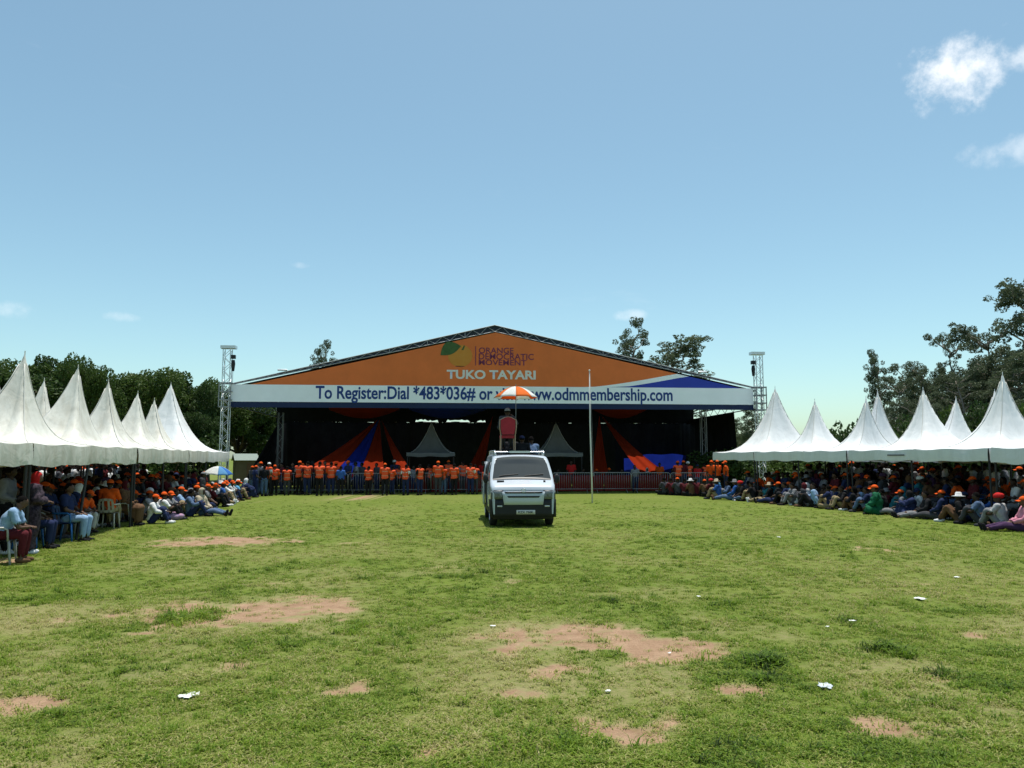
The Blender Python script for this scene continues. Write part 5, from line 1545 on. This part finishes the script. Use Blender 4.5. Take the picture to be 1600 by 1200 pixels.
bn = gp(268, 812); bm2 = MB(); bm2.ball((0, 0, .10), (.36, .24, .14), 16, 10, fn=lambda q: V(q.x * (1 + .1 * math.sin(q.y * 20)), q.y, q.z + .02 * math.sin(q.x * 25)))
tag(bm2.build('cloth_bundle', [mat('bundle_cloth', (.62, .30, .36), .9, col2=(.10, .14, .30), scale=7)], None, True), 'pink and blue cloth bundle lying on the grass by the crowd', 'bundle').location = (bn.x, bn.y, gz(bn.x, bn.y))
pp_ = gp(60, 868); o = MB().grid([[V(-.11 + .22 * i / 3, .01 * math.sin(i * 2), -.15 + .3 * j / 3) for j in range(4)] for i in range(4)]).build('paper_sheet', [LIT]); o.modifiers.new('t', 'SOLIDIFY').thickness = .002
g = gp(22, 869) - V(.35, 0, 0); o.location = (g.x + .33, g.y + .31, .95); o.rotation_euler = (.3, .2, .4); tag(o, 'white paper sheet held by the standing person in grey', 'paper')

# ---- umbrellas
UMB = {'orange': cloth('umbrella_orange', (.85, .22, .04), .45), 'white': cloth('umbrella_white', (.82, .82, .80), .4), 'blue': cloth('umbrella_blue', (.05, .20, .60), .4), 'sky blue': cloth('umbrella_pale_blue', (.16, .40, .68), .4)}
def umbrella(name, label, loc, rad, cols, stick, tilt=(0, 0, 0)):
    o = thing(name, label, 'umbrella', loc); o.rotation_euler = tilt
    n = 8; hgt_ = rad * .52
    for k in range(n):
        P = []
        for i in range(9):
            r = i / 8; row = []
            for j in range(7):
                a = 2 * math.pi * (k + j / 6) / n
                e = 1 - .07 * (1 - abs(j / 6 - .5) * 2) * r
                row.append(V(math.cos(a) * rad * r * e, math.sin(a) * rad * r * e, hgt_ * (1 - r ** 1.9) + .012 * (1 - (j / 6 * 2 - 1) ** 2) * r))
            P.append(row)
        q = MB().grid(P).build('panel', [UMB[cols[k % len(cols)]]], o, True); q.modifiers.new('t', 'SOLIDIFY').thickness = .003
        a = 2 * math.pi * k / n
        MB().tube([V(math.cos(a) * rad * r * .995, math.sin(a) * rad * r * .995, hgt_ * (1 - r ** 1.9) - .012) for r in (0, .2, .4, .6, .8, 1)], .005, 5).build('rib', [ALUD], o)
    rod('shaft', (0, 0, -stick), (0, 0, hgt_ + .07), .010, ALUD, o)
    MB().tube([(0, 0, -stick), (0, 0, -stick - .1)], .017, 8).build('handle', [VK], o)
    return o
PAL['white'] = (.72, .72, .72)
VM = Matrix.Translation(van.location) @ Matrix.Rotation(VYAW, 4, 'Z')
# people and chair on the van roof
def on_van(x, y, z=DECKZ): return VM @ V(x, y, z)
BQR = mat('banquet_red', (.34, .022, .035), .8, var=.15, scale=8); BQF = mat('banquet_frame', (.42, .30, .22), .4, .6)
q = on_van(-.30, 1.95); bq = thing('banquet_chair', 'red padded chair with tan frame standing on the minibus roof', 'chair', q, VYAW); bq.scale = (1.08, 1.05, 1.05)
def pad_outline(s, y, n=0):
    return [V(-.17 * s, y, .50), V(.17 * s, y, .50), V(.205 * s, y, .70), V(.20 * s, y, .92), V(.08 * s, y, .985 + .02 * (s - .9)), V(0, y, 1.0 + .02 * (s - .9)), V(-.08 * s, y, .985 + .02 * (s - .9)), V(-.20 * s, y, .92), V(-.205 * s, y, .70)]
def prism(pts, d):
    mb = MB(); n = len(pts); mb.add(pts + [p + d for p in pts], [tuple(range(n)), tuple(range(2 * n - 1, n - 1, -1))] + [(i, i + n, (i + 1) % n + n, (i + 1) % n) for i in range(n)]); return mb
prism(pad_outline(1.0, -.235), V(0, .05, 0)).build('back_pad', [BQR], bq)
fr = MB(); ol = pad_outline(1.13, -.21); fr.tube([V(-.2, -.19, .02)] + [V(-.2, -.2, .48)] + ol[8:3:-1] + ol[3:1:-1] + [V(.2, -.2, .48), V(.2, -.19, .02)], .014, 6); fr.build('back_frame', [BQF], bq)
MB().box((0, .02, .44), (.42, .42, .08)).build('seat_pad', [BQR], bq)
for sx in (-1, 1): rod('leg', (sx * .19, .2, .42), (sx * .2, .22, 0), .014, BQF, bq)
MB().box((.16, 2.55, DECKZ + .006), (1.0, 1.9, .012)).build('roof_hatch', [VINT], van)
VGp = 'people on the minibus roof'
q = on_van(-.30, 1.98); person(q.x, q.y, q.z + .02, A(92), 'chair_hold', ('cap', 'grey'), 'charcoal', 'charcoal', True, label='person in grey cap seated on the red chair on the minibus roof', group=VGp, size=1.0)
q = on_van(.16, 2.25, DECKZ - .34); person(q.x, q.y, q.z, A(80), 'cross', ('cap', 'navy'), 'black', 'black', True, label='person in navy cap and black top low in the minibus roof hatch', group=VGp)
q = on_van(.50, 2.35, DECKZ - .36); person(q.x, q.y, q.z, A(110), 'knees', ('hair', None), 'denim', 'navy', True, label='bare-headed person in denim shirt low in the minibus roof hatch', group=VGp)
q = on_van(-.10, 3.3, DECKZ - .30); person(q.x, q.y, q.z, A(80), 'cross', ('hair', None), 'black', 'black', True, label='person in black sitting behind the red chair on the minibus roof', group=VGp)
uc = at(806, 622, 23.7)
umbrella('parasol', 'orange and white umbrella open above the minibus roof', (uc.x, uc.y, uc.z), .69, ['orange', 'white'], uc.z - 2.75)
uc = at(341, 741, 30.5)
umbrella('parasol', 'blue and white umbrella open over the crowd by the cream tents', (uc.x, uc.y, uc.z + .02), .56, ['blue', 'white', 'white', 'white', 'sky blue', 'blue', 'white', 'white'], .55, (.06, -.1, 1.9))
person(uc.x - .15, uc.y - .28, gz(uc.x, uc.y), A(30), 'chair_hold' if False else 'knees', ('cap', 'orange'), 'maroon', 'black', label='person in orange cap and maroon shirt sitting under the blue umbrella', group='crowd ' + CREAM)

# ---- crowds
occupied = []
def free(x, y, r=.42):
    for (a, b) in occupied:
        if (a - x) ** 2 + (b - y) ** 2 < r * r: return False
    occupied.append((x, y)); return True
for ob in list(COL.objects):
    if ob.name.startswith('person') and ob.parent is None: occupied.append((ob.location.x, ob.location.y))
SH = ['navy', 'black', 'white', 'white', 'light blue', 'sky blue', 'maroon', 'grey', 'blue', 'brown', 'denim', 'navy', 'pale grey', 'purple', 'black', 'charcoal']
SHD = ['black', 'charcoal', 'navy', 'brown', 'maroon', 'black', 'charcoal', 'navy', 'grey', 'white', 'orange', 'maroon']  # darker shirts for the chair rows, deepening the tent shade by colour
TR = ['black', 'navy', 'charcoal', 'denim', 'brown', 'grey', 'khaki']
def rhead(por):
    r = prnd.random()
    if r < por: return ('cap', 'orange')
    r = prnd.random()
    if r < .5: return ('hair', None)
    if r < .62: return ('scarf', prnd.choice(['white', 'maroon', 'black', 'brown', 'pale grey', 'purple']))
    if r < .74: return ('wrap', prnd.choice(['red', 'brown', 'white', 'purple']))
    if r < .84: return ('hat', prnd.choice(['beige', 'grey', 'white']))
    if r < .92: return ('cap', prnd.choice(['white', 'black', 'navy']))
    return ('long_hair', None)
def polyline(pts, step):
    out = []; carry = 0
    for a, b in zip(pts, pts[1:]):
        a, b = V(*a, 0), V(*b, 0); L = (b - a).length; s = carry
        while s < L: out.append(a.lerp(b, s / L)); s += step
        carry = s - L
    return out
def crowd(line, back, rows, place, group, face0, cgroup):
    for (off, step, kind, por, jit) in rows:
        for p in polyline(line, step):
            x, y = p.x + back * off + prnd.uniform(-jit, jit), p.y + prnd.uniform(-jit, jit) * 1.2
            if not free(x, y, .46): continue
            f = A(face0 + prnd.uniform(-35, 35)); hd = rhead(por); top = prnd.choice(SHD if kind == 'chair' else SH); bot = prnd.choice(TR)
            rb_ = prnd.choice(['green', 'teal', 'maroon', 'brown', 'purple', 'navy', 'black', 'charcoal']) if hd[0] in ('scarf', 'wrap') and prnd.random() < .75 else None
            kw = dict(head=hd, top=top, bottom=bot, long=prnd.random() < .35, robe=rb_, place=place, group=group, shoes=prnd.choice(['black', 'white', 'brown', 'charcoal']))
            if kind == 'ground': person(x, y, gz(x, y), f, prnd.choice(['knees', 'knees_turn', 'legs_out', 'cross', 'one_knee', 'knees']), **kw)
            elif kind == 'chair':
                cm, cw = prnd.choice([(CHB, 'blue'), (CHW, 'cream'), (CHR, 'maroon'), (CHG, 'grey')]); seated(x, y, f, cm, cw + ' plastic chair under a %s-clad sitter in the shaded rows ' % (rb_ or top) + place, cgroup, prnd.choice(['chair', 'chair_turn', 'chair_lean', 'chair']), **kw)
            else: person(x, y, gz(x, y), f, prnd.choice(['stand', 'stand_turn', 'stand_arms', 'stand_reach']), **kw)
CG = 'crowd ' + CREAM; BG = 'crowd ' + BRIGHT
LLINE = [(-9.9, 14.0), (-10.0, 18.0), (-10.8, 21.8), (-11.6, 25.5), (-12.3, 30.0), (-13.6, 37.0)]
crowd([(-10.9, 23.2), (-11.3, 25.5), (-12.0, 30.0), (-13.4, 38.5)], -1, [(-.15, .80, 'ground', .25, .15), (.55, .66, 'ground', .25, .12)], CREAM, CG, 25, 'shaded chairs ' + CREAM)
crowd(LLINE, -1, [(1.1, .66, 'chair', .34, .10), (1.9, .70, 'chair', .30, .10), (2.75, .74, 'chair', .25, .10)], CREAM, CG, 25, 'shaded chairs ' + CREAM)
RLINE = [(14.2, 18.4), (13.7, 20.5), (13.2, 24.0), (12.45, 28.0), (11.1, 33.0), (9.6, 36.6)]
crowd(RLINE, 1, [(0.0, .58, 'ground', .30, .12), (.60, .60, 'ground', .34, .12), (1.3, .64, 'chair', .3, .10), (2.1, .70, 'chair', .25, .10), (2.95, .74, 'chair', .2, .10)], BRIGHT, BG, 155, 'shaded chairs ' + BRIGHT)
# the packed ranks at the very back, too far in the shade to tell apart
def crowd_mass(name, label, line, back, offs, step):
    mb = MB(); mats_ = [SKINS[2], HAIR, fab('black'), fab('charcoal'), fab('white'), fab('grey'), fab('maroon'), fab('navy'), fab('orange'), fab('pale grey'), fab('brown')]
    for off in offs:
        for p in polyline(line, step):
            x, y = p.x + back * off + prnd.uniform(-.2, .2), p.y + prnd.uniform(-.2, .2); ps = prnd.choice(['stand', 'stand_turn', 'stand_arms'])
            B = build_body(ps); a = prnd.uniform(-.7, .7) + (.3 if back < 0 else 2.7) - math.pi / 2; sc = prnd.uniform(.9, 1.05); ca, sa = math.cos(a) * sc, math.sin(a) * sc
            top, bot = prnd.choice([2, 3, 4, 4, 5, 6, 7, 9, 10]), prnd.choice([2, 3, 7])
            for me, mi, off_ in ((B['me'], 0, None), (garment(ps, 'shirt'), top, None), (garment(ps, 'trousers'), bot, None), (headgear('cap' if prnd.random() < .2 else 'hair'), 1, B['head'])):
                if me.name.startswith('cap'): mi = 8
                o_ = off_ if off_ is not None else V(0, 0, 0)
                mb.add([(x + ca * (v.co.x + o_.x) - sa * (v.co.y + o_.y), y + sa * (v.co.x + o_.x) + ca * (v.co.y + o_.y), sc * (v.co.z + o_.z)) for v in me.vertices], [tuple(f.vertices) for f in me.polygons], mi)
    return tag(mb.build(name, mats_, None, True), label, 'crowd', kind='stuff')
crowd_mass('crowd', 'packed shaded crowd standing at the back under the cream tents', LLINE, -1, (3.7, 4.4, 5.1, 5.9), .56)
crowd_mass('crowd', 'packed shaded crowd standing at the back under the white tents', RLINE, 1, (3.7, 4.4, 5.1, 5.9), .56)
# named sitters in the bright-side front row
g = gp(1365, 803); person(g.x, g.y - .35, gz(g.x, g.y), A(150), 'cross', ('cap', 'orange'), robe='green', label='broad person in green robe and orange cap sitting on grass edge', group=BG, size=1.12)
g = gp(1410, 803); person(g.x, g.y - .35, gz(g.x, g.y), A(150), 'knees', ('scarf', 'teal'), robe='teal', label='person wrapped in teal with teal headscarf sitting on grass edge', group=BG, size=1.05)
g = gp(1262, 790); person(g.x, g.y - .3, gz(g.x, g.y), A(160), 'knees', ('scarf', 'pale grey'), robe='pale grey', label='person in pale grey hooded robe hugging knees on grass edge', group=BG)
g = gp(1590, 829); person(g.x, g.y - .25, gz(g.x, g.y), A(165), 'legs_out', ('cap', 'orange'), 'pink', 'purple', True, label='person in pink top with legs out at the near grass edge', group=BG)
g = gp(1120, 776); person(g.x, g.y - .2, gz(g.x, g.y), A(150), 'bend' if False else 'knees_turn', ('hair', None), 'sky blue', 'black', True, label='bare-headed person in sky blue shirt by the barrier end', group=BG, size=1.1)
# kneeling row of maroon figures at the barrier end
for i in range(9):
    g = gp(1042 + i * 10, 774 + i * .3); person(g.x, g.y + prnd.uniform(-.1, .5), gz(g.x, g.y), A(100 + prnd.uniform(-25, 25)), prnd.choice(['knees', 'cross', 'one_knee']), rhead(.2), prnd.choice(['maroon', 'maroon', 'charcoal', 'brown']), 'black', place='at the barrier end', group='group seated at the barrier end')
# ---- ushers in orange vests along the barriers
US = 'ushers in orange vests at the barriers'
def usher(px, v, ps, face, head=('hair', None), vest=True, top='orange', bottom='black', label=None, base=772, size=None, **k):
    v = v - (.95 if v < .3 else .3) + prnd.uniform(-.5, .35); u = su(px, v); p = SM @ V(u, v, 0)
    return person(p.x, p.y, gz(p.x, p.y), A(face + prnd.uniform(-22, 22)), ps, head, top, bottom, vest=vest, place='at the steel barriers', group=US, label=label, size=size or prnd.uniform(.86, 1.06), **k)
for (px, v, ps, face, hd, vest, top) in [
    (404, -1.4, 'stand_turn', 60, ('cap', 'orange'), False, 'navy'), (412, -1.0, 'stand', 80, ('cap', 'orange'), False, 'grey'), (418, -1.6, 'stand', 95, ('hair', None), False, 'black'),
    (424, -1.1, 'stand_turn', 70, ('cap', 'white'), True, 'white'), (434, -.9, 'stand', 90, ('cap', 'orange'), True, 'orange'), (398, -.4, 'stand_arms', 60, ('cap', 'orange'), False, 'charcoal'),
    (453, -.6, 'stand', 95, ('hair', None), True, 'maroon'), (472, .2, 'stand', 85, ('cap', 'orange'), True, 'grey'), (484, -.7, 'stand_turn', 110, ('hair', None), True, 'maroon'), (503, -.7, 'stand_arms', 80, ('hair', None), True, 'maroon'),
    (521, -.7, 'stand', 90, ('hair', None), True, 'orange'), (536, -.7, 'stand', 90, ('hair', None), False, 'blue'), (579, -.7, 'stand', 90, ('hair', None), True, 'orange'), (604, -.8, 'stand', 92, ('cap', 'orange'), True, 'orange'),
    (615, -.4, 'stand_arms', 70, ('hair', None), True, 'orange'), (636, -.7, 'stand_turn', 60, ('hair', None), True, 'white'), (658, -.7, 'stand', 110, ('hair', None), True, 'black'), (686, -.7, 'stand', 90, ('cap', 'orange'), True, 'orange'),
    (694, -.3, 'stand_turn', 60, ('hair', None), True, 'orange'), (711, -.7, 'stand', 90, ('hair', None), True, 'orange'), (736, -.7, 'stand_arms', 55, ('hair', None), True, 'white'), (743, -.5, 'stand', 90, ('hair', None), True, 'navy'),
    (1056, .5, 'stand', 90, ('cap', 'orange'), True, 'maroon'), (1064, .9, 'stand_turn', 70, ('cap', 'orange'), False, 'maroon'), (1108, -.4, 'stand', 80, ('cap', 'orange'), False, 'orange'), (1118, -1.0, 'stand_arms', 110, ('cap', 'orange'), False, 'orange'), (1130, -1.4, 'stand_turn', 140, ('cap', 'orange'), False, 'orange'),
    (990, .5, 'stand_turn', 250, ('hair', None), False, 'grey')] + [(q_, prnd.uniform(.5, 1.5), prnd.choice(['stand', 'stand_turn', 'stand_arms']), prnd.uniform(60, 290), rhead(.2), prnd.random() < .25, prnd.choice(['maroon', 'black', 'charcoal', 'navy', 'grey', 'red'])) for q_ in (445, 462, 478, 493, 512, 528, 548, 560, 568, 591, 626, 648, 672, 702, 724, 1072, 1086, 1098, 408, 428)]:
    usher(px, v, ps, face, hd, vest, top, bottom=prnd.choice(['black', 'black', 'navy', 'charcoal', 'denim']))
# ---- guests in the shade of the stage
for i in range(26):
    px = 560 + i * 19.5; v = prnd.choice([2.9, 3.6, 4.4]); u = su(px, v); p = SM @ V(u, v, 0)
    kw = dict(head=rhead(.25), top=prnd.choice(['white', 'orange', 'black', 'navy', 'red', 'grey']), bottom='black', place='behind the red tables', group='guests in the shade of the stage')
    if i % 7 == 3: person(p.x, p.y, gz(p.x, p.y), A(-90 + prnd.uniform(-20, 20)), 'stand', **kw)
    else: seated(p.x, p.y, A(-90 + prnd.uniform(-15, 15)), CHW, 'cream plastic chair for a guest behind the red tables', 'guest chairs in the shade of the stage', prnd.choice(['chair', 'chair_turn']), **kw)
# sort out any labels that ended up shared across groups
print('PEOPLE', NP[0], 'OBJECTS', len(bpy.data.objects))
